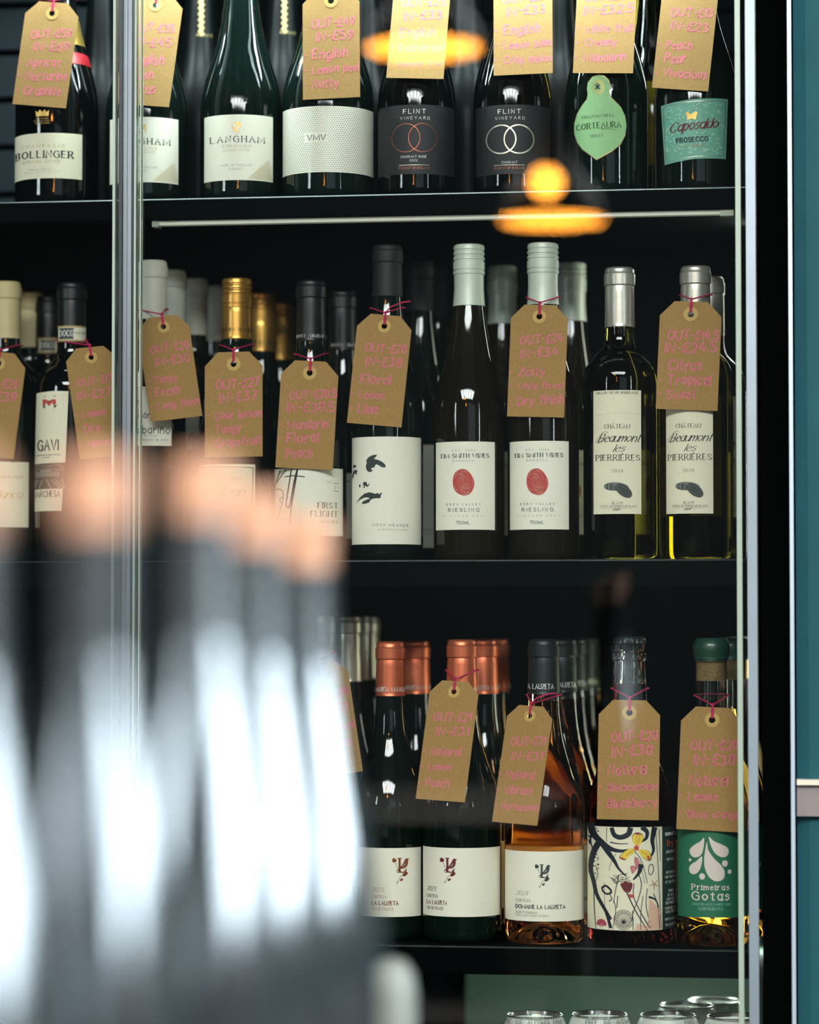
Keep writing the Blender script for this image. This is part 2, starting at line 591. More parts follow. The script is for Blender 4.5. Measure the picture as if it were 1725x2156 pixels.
class Bottle:
    """px = axis in the photo, mid = a pixel row at which it was read, R, kind, top row or H."""

    def __init__(s, name, label, px, mid, shelf_z, kind, R, top=None, H=None, dy=0.0, glass='glass_dark', neck=0.0142, cap=None, cat='wine bottle', group=None,
                 fill=None, wine=None):
        q = at(px, mid, AXIS + dy)
        s.loc = Vector((q.x, AXIS + dy, shelf_z))
        s.R = R
        fx, fy, fd = proj(s.loc - Vector((0, R, 0)))
        s.base, s.s = fy, FPX / fd
        ax, ay, ad = proj(s.loc)
        s.ax = px
        s.H = H or (ay - top) / (FPX / ad)
        s.view = math.atan2(CAM.x - s.loc.x, s.loc.y - CAM.y)
        s.root = empty(name, s.loc, label, cat, group)
        s.prof = outline(kind, R, s.H, neck)
        s.neck = neck
        mb = MB()
        if fill is None:
            mb.lathe(s.prof)
            body = mb.build('glass_body', [glass], s.root, True)
        else:
            zf = (s.base - fill) / s.s
            pr = []
            for a, b in zip(s.prof, s.prof[1:]):
                pr.append(a)
                if a[1] < zf < b[1]:
                    pr.append((a[0] + (b[0] - a[0]) * (zf - a[1]) / (b[1] - a[1]), zf))
            pr.append(s.prof[-1])
            # a punt pushed up into the base
            pr = [(0, .020), (R * .25, .018), (R * .5, .011), (R * .72, .003)] + pr[3:]
            mb.lathe(pr, lambda z: 0 if z < zf else 1)
            cav = [(0, zf), (rad_at(s.prof, zf) - .0026, zf)]
            cav += [(r - .0026, z) for r, z in s.prof if zf + .001 < z < s.H - .014 and r > .004]
            cav += [(neck - .0032, s.H - .012), (0, s.H - .012)]
            mb.lathe(cav, 1)
            body = mb.build('glass_body', [wine, 'glass_clear'], s.root, True)
        s.capz = s.H
        if cap:
            style, m, row = cap
            zb = s.H - row if row < 1 else (s.base - row) / s.s
            s.capz = zb
            rc = max(neck, rad_at(s.prof, zb))
            if style == 'crown':
                crown_cap(s, m)
            else:
                c = MB()
                c.lathe(cap_profile(style, neck, zb, s.H, s.prof))
                s.cap = c.build('screw_cap' if style == 'screw' else ('wax_seal' if style == 'wax' else 'capsule'), [m], s.root, True)

    def fmap(s, R):
        def f(x, y, lift):
            t = (x - s.ax) / (R * s.s)
            a = math.asin(t) if abs(t) < .97 else math.copysign(math.asin(.97) + (abs(t) - .97) * 2.2, t)
            a += s.view
            return ((R + lift) * math.sin(a), -(R + lift) * math.cos(a), (s.base - y) / s.s)
        return f

    def art(s, a, name='label', parent=None, R=None):
        return a.bake(name, s.fmap(R or s.R), parent or s.root, step=3.0)

    def ring_text(s, t, x0, x1, y, h, ink, font='cond', R=None):
        a = Art()
        a.text(t, (x0 + x1) / 2, y, h, ink, font, width=x1 - x0)
        z = (s.base - y) / s.s
        return s.art(a, 'capsule_lettering', s.cap, max(R or 0, rad_at(s.prof, z) + .0009, s.neck + .0009))

    def back_label(s, row0, row1, half, ink='paper_cream', lift=.0003):  # unseen rear paper, added to brighten the wine seen through the glass
        mb = MB()
        z0, z1 = (s.base - row1) / s.s, (s.base - row0) / s.s
        n = 16
        vs = []
        for z in (z0, z1):
            for i in range(n + 1):
                a = math.pi + s.view + half * (2 * i / n - 1)
                vs.append(((s.R + lift) * math.sin(a), -(s.R + lift) * math.cos(a), z))
        mb.add(vs, [(i, i + 1, n + 2 + i, n + 1 + i) for i in range(n)])
        return mb.build('back_label', [ink], s.root, True)

    def behind(s, px, label, group=None, depth=None, top=None, mid=None, rot=0.35, skip=()):
        """A further bottle of the same kind, standing deeper on the same shelf."""
        if depth is None:
            hz = 1320
            f0 = (s.loc - CAM).dot(FWD)
            front_top = s.base - s.H * s.s
            depth = f0 * ((hz - front_top) / (hz - top) - 1)
        q = at(px, mid or s.base - s.H * s.s + 20, s.loc.y + depth)
        return dup(s.root, Vector((q.x, s.loc.y + depth, s.loc.z)), label, group, rot, skip)


def crown_cap(s, m):
    H, rn = s.H, s.neck
    n = 84
    prof = [(rn + .0002, H - .0062), (rn + .0017, H - .0056), (rn + .0012, H - .003), (rn + .0004, H - .0006), (rn - .002, H + .0012), (0, H + .0014)]
    vs, fs = [], []
    for j, (r, z) in enumerate(prof):
        for i in range(n):
            a = 2 * math.pi * i / n
            rr = r + (0.0008 * math.cos(a * 21) if j in (0, 1) else (.0004 * math.cos(a * 21) if j == 2 else 0))
            vs.append((rr * math.sin(a), -rr * math.cos(a), z))
    for j in range(len(prof) - 1):
        for i in range(n):
            fs.append((j * n + i, j * n + (i + 1) % n, (j + 1) * n + (i + 1) % n, (j + 1) * n + i))
    s.cap = mesh_obj('crown_cap', vs, fs, [m], s.root)
    mb = MB()
    mb.lathe([(rn, H - .024), (rn + .0022, H - .023), (rn + .0024, H - .016), (rn + .0006, H - .014), (rn, H - .014), (rn - .0002, H - .0195)])
    mb.build('lip_ring', ['glass_clear'], s.root, True)


# ---------------------------------------------------------------- price tags
def price_tag(label, top, bot, wpx, b, lines, twist=0.0, hole='pink', tail=None, gap=0.0):
    """Luggage-label card hung on a bottle's neck: top and bottom edge centres as seen, B the bottle."""
    zt = (b.base - top[1]) / b.s
    zb = (b.base - bot[1]) / b.s
    yb = b.loc.y - b.R - .0035 - gap
    yt = b.loc.y - rad_at(b.prof, min(zt, b.H - .01)) - .005 - gap
    for i in range(40):
        ok = True
        for k in range(21):
            z = zb + (zt - zb) * k / 20
            if yb + (yt - yb) * k / 20 > b.loc.y - rad_at(b.prof, min(z, b.H - .01)) - .0028:
                ok = False
        if ok:
            break
        yt -= .001
    yt, yb = max(yt, .009), max(yb, .009)
    Pt, Pb = at(top[0], top[1], yt), at(bot[0], bot[1], yb)
    h = (Pt - Pb).length
    up = (Pt - Pb).normalized()
    wd = wpx / (b.s)
    tw = R_(twist)
    side = Vector((math.cos(tw), math.sin(tw), 0))
    side = (side - up * side.dot(up)).normalized()
    nrm = side.cross(up)                       # towards the room
    if nrm.y > 0:
        nrm = -nrm
    root = empty('price_tag', Pt, label, 'price tag', 'kraft price tags on the bottle necks')
    curl = random.uniform(-.02, .03)

    def f(u, v, lift):                         # u, v in tag widths from the top centre
        d = v * wd
        return side * (u * wd) - up * d + nrm * (lift + curl * wd * (v / 2) ** 2)
    rat = h / wd
    ch = .285
    card = [(-.27, 0), (.27, 0), (.5, ch * .84), (.5, rat), (-.5, rat), (-.5, ch * .84)]
    hy = .205
    hr = .052
    # card: outline ring triangulated round the punched hole, front and back, plus the edge
    hol = [(hr * math.cos(2 * math.pi * i / 16), hy + hr * math.sin(2 * math.pi * i / 16)) for i in range(16)]
    dense = []
    for i, p in enumerate(card):
        q = card[(i + 1) % 6]
        k = 8 if abs(q[1] - p[1]) > 1 else 2
        dense += [(p[0] + (q[0] - p[0]) * j / k, p[1] + (q[1] - p[1]) * j / k) for j in range(k)]
    flat = dense + hol
    tri = tessellate_polygon([[Vector((x, y, 0)) for x, y in dense], [Vector((x, y, 0)) for x, y in hol]])
    V = [f(x, y, 0) for x, y in flat] + [f(x, y, -.0006) for x, y in flat]
    n, m = len(dense), len(flat)
    F = [tuple(t) for t in tri] + [tuple(i + m for i in reversed(t)) for t in tri]
    M = [0] * len(F)
    for loop in (list(range(n)), list(range(n, m))):
        for i, a in enumerate(loop):
            c = loop[(i + 1) % len(loop)]
            F.append((a, c, c + m, a + m))
            M.append(1)
    a = Art()
    rise = random.uniform(-5, -1.5)
    ys = [.30, .425, .60, .73, .865]
    for i, t in enumerate(lines):
        v = ys[i] * rat + random.uniform(-.01, .01)
        if i < 2:
            a.text(t, .05 + random.uniform(-.03, .03), v, .155, 'pink_chalk', 'hand', width=min(.82, .096 * len(t) + .07), rot=rise, wob=.9, thick=1.15)
        else:
            a.text('- ', -.42, v, .14, 'pink_chalk', 'hand', wob=.6)
            a.text(t, -.33, v - .01, .165, 'pink_chalk', 'hand', width=min(.80, .080 * len(t) + .05), align='l', rot=rise * .8, wob=.9, thick=1.1)
    # chalk lettering joined into the card's mesh
    inks = ['kraft', 'kraft_edge', 'pink_chalk']
    for pts, ink, layer in a.p:
        k = len(V)
        V += [f(x, y, .00012) for x, y in pts]
        F.append(tuple(range(k, k + len(pts))))
        M.append(2)
    mesh_obj('card', V, F, inks, root, M)
    # paper reinforcement ring
    e = MB()
    ro = .118
    n = 28
    vs = []
    for r_, l_ in ((hr, .0003), (ro, .0003), (ro, 0.0), (hr, -.0007)):
        vs += [f(r_ * math.cos(2 * math.pi * i / n), hy + r_ * math.sin(2 * math.pi * i / n), l_) for i in range(n)]
    fs = [(j * n + i, j * n + (i + 1) % n, (j + 1) * n + (i + 1) % n, (j + 1) * n + i) for j in range(3) for i in range(n)]
    e.add(vs, fs)
    e.build('eyelet', ['eyelet'], root)
    # string: hole, over the top edge, knot, then both arms round the neck
    st = MB()
    rr = .00075
    knot = f(0, -.035, .0012)
    zk = (Pt + knot).z - b.loc.z
    zn = min(zk + .010, b.H - .008)
    rn = max(rad_at(b.prof, zn), b.neck) + .0022
    cen = b.loc + Vector((0, 0, zn)) - Pt
    for sx in (-.012, .012):
        st.tube([f(sx * .6, hy - hr * .6, .0009), f(sx, hy - .09, .0014), f(sx, .03, .0014), knot], rr)
        st.tube([f(sx * .6, hy - hr * .6, .0009), f(sx * .3, hy - hr * .9, -.0014), f(sx, .02, -.0016), knot], rr)
    loop = []
    for i in range(-11, 12):
        an = math.pi + i / 11 * R_(112)
        loop.append(cen + Vector((rn * math.sin(an), -rn * math.cos(an), -.0015 * abs(i) / 11)))
    st.tube([knot] + loop + [knot], rr)
    vs = [knot + Vector((x, y, z)) * .0021 for x, y, z in ((1, 0, 0), (-1, 0, 0), (0, 1, 0), (0, -1, 0), (0, 0, 1), (0, 0, -1))]
    st.add(vs, [(0, 2, 4), (2, 1, 4), (1, 3, 4), (3, 0, 4), (2, 0, 5), (1, 2, 5), (3, 1, 5), (0, 3, 5)])
    if tail:
        st.tube([knot, knot + Vector((.006 * tail, -.002, .006)), knot + Vector((.018 * tail, -.003, .010)), knot + Vector((.026 * tail, -.003, .011))], rr)
    st.build('string', ['string_pink' if hole == 'pink' else 'string_white'], root, True)
    return root

# ---------------------------------------------------------------- the room
mat('plaster_dark', (0.009, 0.013, 0.014), 0.85, var=0.1, vscale=3)
mat('ceiling_paint', (0.010, 0.014, 0.014), 0.9, var=0.08, vscale=3)
mat('floor_boards', (0.012, 0.009, 0.008), 0.5, var=0.25, vscale=5)
mat('window_bars', (0.02, 0.025, 0.025), 0.5)
X0, X1, Y0, Y1, ZC = -3.4, 3.3, -6.2, 0.66, 3.3
mb = MB(); mb.box(X0, X1, Y0, Y1, -.06, 0); structure(mb, 'floor', ['floor_boards'])
mb = MB(); mb.box(X0, X1, Y0, Y1, ZC, ZC + .06); structure(mb, 'ceiling', ['ceiling_paint'])
mb = MB(); mb.box(X0 - .08, X0, Y0, Y1, 0, ZC); structure(mb, 'wall_left', ['plaster_dark'])
mb = MB(); mb.box(X1, X1 + .08, Y0, Y1, 0, ZC); structure(mb, 'wall_right', ['plaster_dark'])
mb = MB(); mb.box(X0 - .08, X1 + .08, Y0 - .08, Y0, 0, ZC); structure(mb, 'wall_front', ['plaster_dark'])
mb = MB(); mb.box(X0 - .08, X1 + .08, Y1, Y1 + .08, 0, ZC); structure(mb, 'wall_back', ['plaster_dark'])
# window bars in front of the daylight of the right-hand window and of the skylight
mb = MB()
for i in range(8):
    y = -3.72 + i * 3.14 / 7
    mb.box(3.06, 3.11, y - .025, y + .025, 1.72, 2.88)
for z in (1.72, 2.3, 2.88):
    mb.box(3.06, 3.11, -3.75, -.55, z - .025, z + .025)
structure(mb, 'window_1', ['window_bars'])
mb = MB()
for i in range(6):
    x = -1.36 + i * 3.02 / 5
    mb.box(x - .025, x + .025, -4.78, -3.02, 3.06, 3.11)
for y in (-4.78, -3.02):
    mb.box(-1.39, 1.69, y - .03, y + .03, 3.06, 3.11)
structure(mb, 'window_2', ['window_bars'])
mb = MB()
for i in range(5):
    x = .53 + i * 2.64 / 4
    mb.box(x - .03, x + .03, -6.08, -6.03, 1.78, 3.12)
for z in (1.78, 3.12):
    mb.box(.50, 3.20, -6.08, -6.03, z - .03, z + .03)
structure(mb, 'added_window_bars', ['window_bars'])  # bars of the added window behind the camera
mb = MB()
for i in range(5):
    y = -4.55 + i * 2.5 / 4
    mb.box(-3.29, -3.24, y - .03, y + .03, 1.92, 2.88)
for z in (1.92, 2.88):
    mb.box(-3.29, -3.24, -4.58, -2.02, z - .03, z + .03)
structure(mb, 'window_4', ['window_bars'])

# ---------------------------------------------------------------- the wine cabinet
mat('cabinet_black', (0.0006, 0.0008, 0.0008), 0.9, var=0.15, vscale=5, spec=0.02)
mat('cabinet_inside', (0.0010, 0.0035, 0.0048), 0.8, var=0.15, vscale=6, spec=0.1)
mat('cabinet_lit_grey', S(64, 84, 74), 0.6, var=0.06, vscale=6)
mat('shelf_metal', (0.0004, 0.0018, 0.0018), 0.7, var=0.15, vscale=9, spec=0.03)
mat('shelf_edge_glint', (0.006, 0.013, 0.0125), 0.5, var=0.1, vscale=9)  # paler than the shelf: highlight along the lip put into the colour
mat('strip_silver', S(146, 157, 164), 0.38, 0.55, var=0.05, vscale=20)
mat('strip_pale', S(150, 162, 146), 0.3, 0.1, var=0.05, vscale=20)
mat('strip_dark', (0.01, 0.016, 0.015), 0.3)
mat('led_cover', S(196, 200, 184), 0.5, emit=(1, .95, .8), estr=0.05)
gl = bpy.data.materials.new('door_glass')
gl.use_nodes = True
nt = gl.node_tree
nt.nodes.clear()
out = nt.nodes.new('ShaderNodeOutputMaterial')
mix = nt.nodes.new('ShaderNodeMixShader')
fr = nt.nodes.new('ShaderNodeFresnel')
fr.inputs['IOR'].default_value = 1.5
tr = nt.nodes.new('ShaderNodeBsdfTransparent')
tr.inputs['Color'].default_value = (.985, .995, .99, 1)
gs = nt.nodes.new('ShaderNodeBsdfGlossy')
gs.inputs['Roughness'].default_value = 0.0
nt.links.new(fr.outputs[0], mix.inputs[0])
nt.links.new(tr.outputs[0], mix.inputs[1])
nt.links.new(gs.outputs[0], mix.inputs[2])
nt.links.new(mix.outputs[0], out.inputs['Surface'])
MATS['door_glass'] = gl

FX0, FX1 = at(-240, 1000, 0).x, at(1572, 1000, 0).x      # inside of the cabinet
FZ0, FZ1 = Z_LOW - .30, at(860, -330, 0).z
BACK = 0.52
fridge = empty('wine_cabinet', ((FX0 + FX1) / 2, 0.25, 0), 'tall black glass-fronted wine cabinet filled with shelves of tagged bottles', 'wine cabinet')
off = Vector((-fridge.location.x, -.25, 0))


def fbox(name, mats, *boxes, parent=fridge):
    mb = MB()
    for bx in boxes:
        x0, x1, y0, y1, z0, z1 = bx[:6]
        mb.box(x0 + off.x, x1 + off.x, y0 + off.y, y1 + off.y, z0, z1, bx[6] if len(bx) > 6 else 0)
    return mb.build(name, mats, parent)


xe = at(1600, 1000, 0).x
xo = at(1664, 1000, 0).x
fbox('side_panel', ['cabinet_black'], (FX1 + .014, xo, .0, BACK + .03, 0.0, FZ1 + .06))
fbox('side_panel', ['cabinet_black'], (FX0 - .04, FX0, .0, BACK + .03, 0.0, FZ1 + .06))
fbox('top_panel', ['cabinet_black'], (FX0, FX1 + .014, .0, BACK + .03, FZ1, FZ1 + .06))
fbox('plinth', ['cabinet_black'], (FX0, FX1 + .014, .0, BACK + .03, 0, FZ0 - .02))
mb = MB()
mb.box(FX0 + off.x, FX1 + .014 + off.x, BACK + off.y, BACK + .03 + off.y, FZ0 - .02, FZ1)
z = Z_TOP + .02
while z < FZ1 - .05:                               # horizontal slats of the back
    mb.box(FX0 + off.x, FX1 + off.x, BACK - .012 + off.y, BACK + off.y, z, z + .042)
    z += .052
mb.build('back_panel', ['cabinet_inside'], fridge)
mat('slat_blue', S(34, 44, 50), 0.6, var=0.1, vscale=6, spec=0.2)
mb = MB()
z = Z_TOP + .004
while z < FZ1 - .05:                               # lighter slats ahead of the back, left bay of the top shelf
    mb.box(FX0 + off.x, at(262, 300, .33).x + off.x, .330 + off.y, .338 + off.y, z, z + .046)
    z += .054
mb.build('slat_panel', ['slat_blue'], fridge)
fbox('lit_wall_panel', ['cabinet_lit_grey'], (at(985, 2100, BACK).x, FX1 + .012, BACK - .02, BACK, FZ0, Z_LOW - .03), (FX1 + .004, FX1 + .013, .03, BACK - .02, FZ0, Z_LOW - .03))  # paler panels: light on the lower back wall put into their colour


def shelf(z, lip):
    mb = MB()
    x0, x1 = FX0 + off.x + .001, FX1 + off.x + .001
    mb.box(x0, x1, LIP + .002 + off.y, BACK + off.y, z - .006, z)
    # rounded folded front lip
    prof = [(.003, 0.0), (.0012, -.0005), (0, -.0018), (0, -lip + .001), (.0008, -lip), (.010, -lip), (.010, -lip + .0015), (.002, -lip + .0015)]
    n = len(prof)
    vs = [(x, LIP + off.y + a, z + b) for x in (x0, x1) for a, b in prof]
    mb.add(vs, [(i, i + 1, n + i + 1, n + i) for i in range(2)], 1)
    mb.add(vs, [(i, (i + 1) % n, n + (i + 1) % n, n + i) for i in range(2, n)] + [tuple(range(n))[::-1], tuple(range(n, 2 * n))])
    return mb.build('shelf', ['shelf_metal', 'shelf_edge_glint'], fridge)


shelf(Z_TOP, .022)
shelf(Z_MID, .027)
shelf(Z_LOW, .028)
shelf(FZ0 + .004, .02)
# strip lamp below the top shelf: cover, end cap and a fixing screw
zl = Z_TOP - .0225
led = fbox('strip_lamp', ['led_cover'], (at(330, 460, LIP).x, at(1520, 450, LIP).x, LIP + .006, LIP + .016, zl - .0042, zl))
fbox('end_cap', ['strip_pale'], (at(1516, 450, LIP).x, at(1545, 450, LIP).x, LIP + .004, LIP + .018, zl - .006, zl + .001), parent=led)
fbox('end_cap', ['strip_pale'], (at(318, 460, LIP).x, at(332, 460, LIP).x, LIP + .004, LIP + .018, zl - .006, zl + .001), parent=led)
area('strip_lamp_light', ((FX0 + FX1) / 2, .045, FZ1 - .015), (R_(6), 0, 0), FX1 - FX0 - .1, .03, LED_TOP, (.80, .97, .98))
fbox('ceiling_strip_lamp', ['led_cover'], (FX0 + .03, FX1 - .03, .025, .065, FZ1 - .012, FZ1))
area('low_strip_light', (at(1330, 2000, .2).x, .30, Z_LOW - .012), (0, 0, 0), .45, .03, LED_LOW, (.80, 1.0, .86))
fbox('low_strip_lamp', ['led_cover'], (at(1200, 2000, .2).x, at(1540, 2000, .2).x, .28, .32, Z_LOW - .011, Z_LOW - .0065))


fbox('side_fill_strip', ['led_cover'], (FX1 - .001, FX1 + .005, .25, .27, FZ0, FZ1))  # unseen strip, added to make the amber wine glow
area('side_fill_light', (FX1 - .004, .26, (FZ0 + FZ1) / 2), (0, R_(90), 0), FZ1 - FZ0 - .05, .02, SIDE_FILL, (.95, 1.0, .85))


def xs(px):
    return at(px, 1000, 0).x


ZB, ZT_ = FZ0 - .02, FZ1 + .05
# left and right doors
for nm, (p0, p1) in (('left_door', (None, 253)), ('right_door', (284, 1572))):
    x0 = FX0 - .03 if p0 is None else xs(p0)
    x1 = xs(p1)
    d = fbox('door', ['door_glass'], (x0, x1, -.006, 0, ZB, ZT_))
    if p0 is None:
        fbox('edge_strip', ['strip_pale'], (xs(239), xs(244), -.009, .004, ZB, ZT_), parent=d)
        fbox('edge_strip', ['strip_dark'], (xs(251), xs(254), -.008, .006, ZB, ZT_), parent=d)
    else:
        fbox('edge_strip', ['strip_pale'], (xs(284.5), xs(288), -.009, .004, ZB, ZT_), parent=d)
        fbox('edge_strip', ['strip_dark'], (xs(279.5), xs(284), -.008, .006, ZB, ZT_), parent=d)
        fbox('edge_strip', ['strip_pale'], (xs(296), xs(298), -.008, .002, ZB, ZT_), parent=d)
        fbox('edge_strip', ['strip_pale'], (xs(1552), xs(1563), -.010, .004, ZB, ZT_), parent=d)
        fbox('edge_strip', ['strip_silver'], (xs(1574), xs(1594), -.012, .006, ZB, ZT_), parent=d)
mb = MB()
mb.box(xs(255) + off.x, xs(279) + off.x, .004 + off.y, .022 + off.y, ZB, ZT_)
mb.box(xs(262) + off.x, xs(264) + off.x, .0015 + off.y, .004 + off.y, ZB, ZT_)
mb.box(xs(272) + off.x, xs(273.5) + off.x, .0015 + off.y, .004 + off.y, ZB, ZT_)
mb.build('mullion', ['strip_silver'], fridge)

# ---------------------------------------------------------------- teal panelled wall beside the cabinet
mat('teal_paint', S(27, 74, 79), 0.55, var=0.12, vscale=9, spec=0.15)
mat('ledge_grey', S(118, 106, 104), 0.6, var=0.08, vscale=14)
mat('ledge_cream', S(200, 190, 170), 0.5, var=0.05, vscale=14)
mat('edge_steel', S(190, 204, 214), 0.35, 0.5)
xr = at(1664, 1000, 0).x
z_l0, z_l1 = at(1700, 1718, 0).z, at(1700, 1641, 0).z
for nm, za, zb in (('wall_teal', z_l1, ZC), ('wall_teal_lower', 0.0, z_l0)):
    mb = MB()
    x = xr + .005
    mb.box(x, X1, .012, .05, za, zb)
    while x < X1 - .06:                            # shallow vertical ribs
        mb.add([(x, .012, za), (x + .012, .006, za), (x + .034, .004, za), (x + .046, .012, za), (x, .012, zb), (x + .012, .006, zb), (x + .034, .004, zb), (x + .046, .012, zb)],
               [(0, 1, 5, 4), (1, 2, 6, 5), (2, 3, 7, 6), (0, 3, 2, 1), (4, 5, 6, 7)])
        x += .047
    structure(mb, nm, ['teal_paint'])
mb = MB()
mb.box(xr + .005, X1, -.004, .05, z_l0, z_l1 - .005, 0)
mb.box(xr + .005, X1, -.010, .05, z_l1 - .005, z_l1, 1)
structure(mb, 'trim_1', ['ledge_grey', 'ledge_cream'])
mb = MB()
mb.box(at(1663, 1000, 0).x, at(1671, 1000, 0).x, -.012, .05, 0, ZC)
structure(mb, 'trim_2', ['edge_steel'])

# ---------------------------------------------------------------- pendant lamps of the room, seen only as reflections in the doors
mat('lamp_metal', (0.02, 0.018, 0.015), 0.4, 0.6)
mat('lamp_glow', (0.9, 0.6, 0.3), 0.6, emit=(1.0, 0.36, 0.035), estr=30)
mat('bulb_glow', (0.9, 0.6, 0.3), 0.6, emit=(1.0, 0.36, 0.035), estr=30)


def mirrored(px, py, depth):
    p = ray(px, py, depth)
    return Vector((p.x, -.006 - (p.y + .006), p.z))


def pendant(px, py, depth, r, label):
    p = mirrored(px, py, depth)
    root = empty('pendant_lamp', p, label, 'pendant lamp', 'pendant lamps over the room')
    mb = MB()
    mb.lathe([(r, 0), (r * 1.02, .012), (r * .86, .05), (r * .45, .095), (.035, .12), (.03, .16), (0, .16)], n=48)
    mb.lathe([(r - .003, .001), (r * .84, .046), (r * .43, .09), (0, .1)], n=48)
    mb.build('lamp_shade', ['lamp_metal'], root, True)
    mb = MB()
    mb.lathe([(r - .004, .004), (r * .5, .001), (0, .0)], n=48)
    mb.build('diffuser', ['lamp_glow'], root)
    mb = MB()
    mb.tube([(0, 0, .16), (0, 0, ZC - p.z)], .004)
    mb.build('cord', ['lamp_metal'], root)


pendant(892, 103, 5.5, .112, 'wide pendant lamp reflected high in the door glass over the upper tags')
pendant(1163, 466, 5.5, .102, 'wide pendant lamp reflected in the door glass just below the top shelf')
p = mirrored(1150, 383, 5.2)
gb = empty('globe_lamp', p, 'small round globe lamp reflected in front of the top shelf edge', 'pendant lamp')
mb = MB()
mb.lathe([(.0005, -.028)] + [(.028 * math.cos(R_(a)), .028 * math.sin(R_(a))) for a in range(-80, 81, 10)] + [(.0005, .028)], n=32)
mb.build('bulb', ['bulb_glow'], gb, True)
mb = MB()
mb.lathe([(.012, .025), (.012, .06), (0, .062)], n=20)
mb.tube([(0, 0, .06), (0, 0, ZC - p.z)], .003)
mb.build('cord', ['lamp_metal'], gb)

# ================================================================ TOP SHELF
GT = 'bottles on the top shelf'
# gold-labelled champagne
b = Bottle('champagne_bottle', 'dark champagne bottle with cream label, on the top shelf left of the door edge', 120, 300, Z_TOP, 'champagne', .0435, H=.320,
           glass='glass_black', cap=('long', 'cap_gold_foil', .150))
T1 = b
mb = MB()
zc = b.capz
mb.lathe([(rad_at(b.prof, zc - .022) + .0006, zc - .022), (rad_at(b.prof, zc - .01) + .0008, zc - .01), (b.neck + .0026, zc + .002)])
mb.build('neck_band', ['cap_red'], b.root, True)
a = Art()
a.rect(27, 279, 173, 375, 'paper_cream', 0)
a.text('CHAMPAGNE', 91, 306, 7.5, 'goldtext', 'thin', width=91, rot=.5)
a.text('BOLLINGER', 94, 323.5, 15, 'black', 'serifb', width=120, rot=.5)
a.text('SPECIAL CUV\u00c9E', 88, 338.5, 6, 'goldtext', 'sans', width=78, rot=.5)
for y, x0, x1 in ((356, 62, 108), (361, 52, 126)):
    a.text('PRODUCE OF FRANCE', (x0 + x1) / 2, y, 3, 'grey', 'sans', width=x1 - x0)
b.art(a)
a = Art()
a.poly([(76, 243), (75, 231), (80, 235), (84, 229), (89, 234), (94, 229), (98, 235), (103, 231), (102, 243)], 'gold')
for y, x0, x1 in ((248, 76, 102), (253, 72, 105), (258, 74, 104)):
    a.text('PURVEYORS', (x0 + x1) / 2, y, 3, 'gold', 'sans', width=x1 - x0)
b.art(a, 'crown_emblem')


def coastal_label(b):
    a = Art()
    a.rect(430, 240, 575, 379, 'paper_white', 0)
    a.poly([(489, 257), (506, 256), (507, 267), (504, 274), (498, 278), (491, 274), (488, 267)], 'gold')
    a.line([(491, 259), (503, 274)], 4.5, 'paper_white', 2)
    for x, y in ((500, 260), (504, 263), (492, 269), (495, 273), (503, 267), (491, 264)):
        a.ell(x, y, 1.6, 1.6, 'paper_white', 2, n=8)
    a.text('LANGHAM', 500, 291.5, 13.5, 'black', 'serif', width=113, thick=1.15)
    a.text('CORALLIAN', 498, 306.5, 6.2, 'goldtext', 'sans', width=60)
    a.text('CLASSIC CUV\u00c9E', 498, 315, 5, 'goldpale', 'sans', width=57)
    a.text('WINE OF ENGLAND', 498, 347, 4.6, 'grey', 'sans', width=65)
    a.text('DORSET', 497, 355.5, 4.6, 'grey', 'sans', width=29)
    for i in range(22):
        a.line([(522 + i * 2.3, 376), (566 + i * .4, 334 + i * 1.9)], .5, 'goldpale', 2)
    b.art(a)


T3 = Bottle('sparkling_wine_bottle', 'untagged green sparkling wine bottle with plain white label and small gold shield', 508, 300, Z_TOP, 'champagne', .0425, H=.300, glass='glass_dark', neck=.0155)
coastal_label(T3)
q = at(309, 300, AXIS)
r = dup(T3.root, Vector((q.x, AXIS, Z_TOP)), 'tagged sparkling wine bottle with white label half hidden by the door edge', rot=R_(2))
T2 = Bottle.__new__(Bottle)
T2.__dict__.update(T3.__dict__)
T2.loc, T2.root = Vector((q.x, AXIS, Z_TOP)), r
T2.base, T2.s = proj(T2.loc - Vector((0, T2.R, 0)))[1], FPX / proj(T2.loc - Vector((0, T2.R, 0)))[2]

b = T4 = Bottle('sparkling_wine_bottle', 'broad sparkling wine bottle with silver label covered in dots', 691, 300, Z_TOP, 'champagne', .0475, H=.315, glass='glass_dark')
a = Art()
a.rect(594, 222, 788, 362, 'paper_white', 0)
for j in range(33):
    for i in range(-27, 28):
        ang = (i + .5 * (j % 2)) * .0535
        if abs(ang) > 1.36:
            continue
        x, y = 691 + 100 * math.sin(ang), 225.5 + j * 4.15
        if 642 < x < 691 and 278 < y < 299:
            continue
        k = math.cos(ang)
        a.ell(x, y, 1.25 * max(k, .12), 1.25, 'foildot', 1, n=7)
a.text('VMV', 666.5, 288, 12.5, 'black', 'sans', width=38, thick=1.2)
b.art(a)


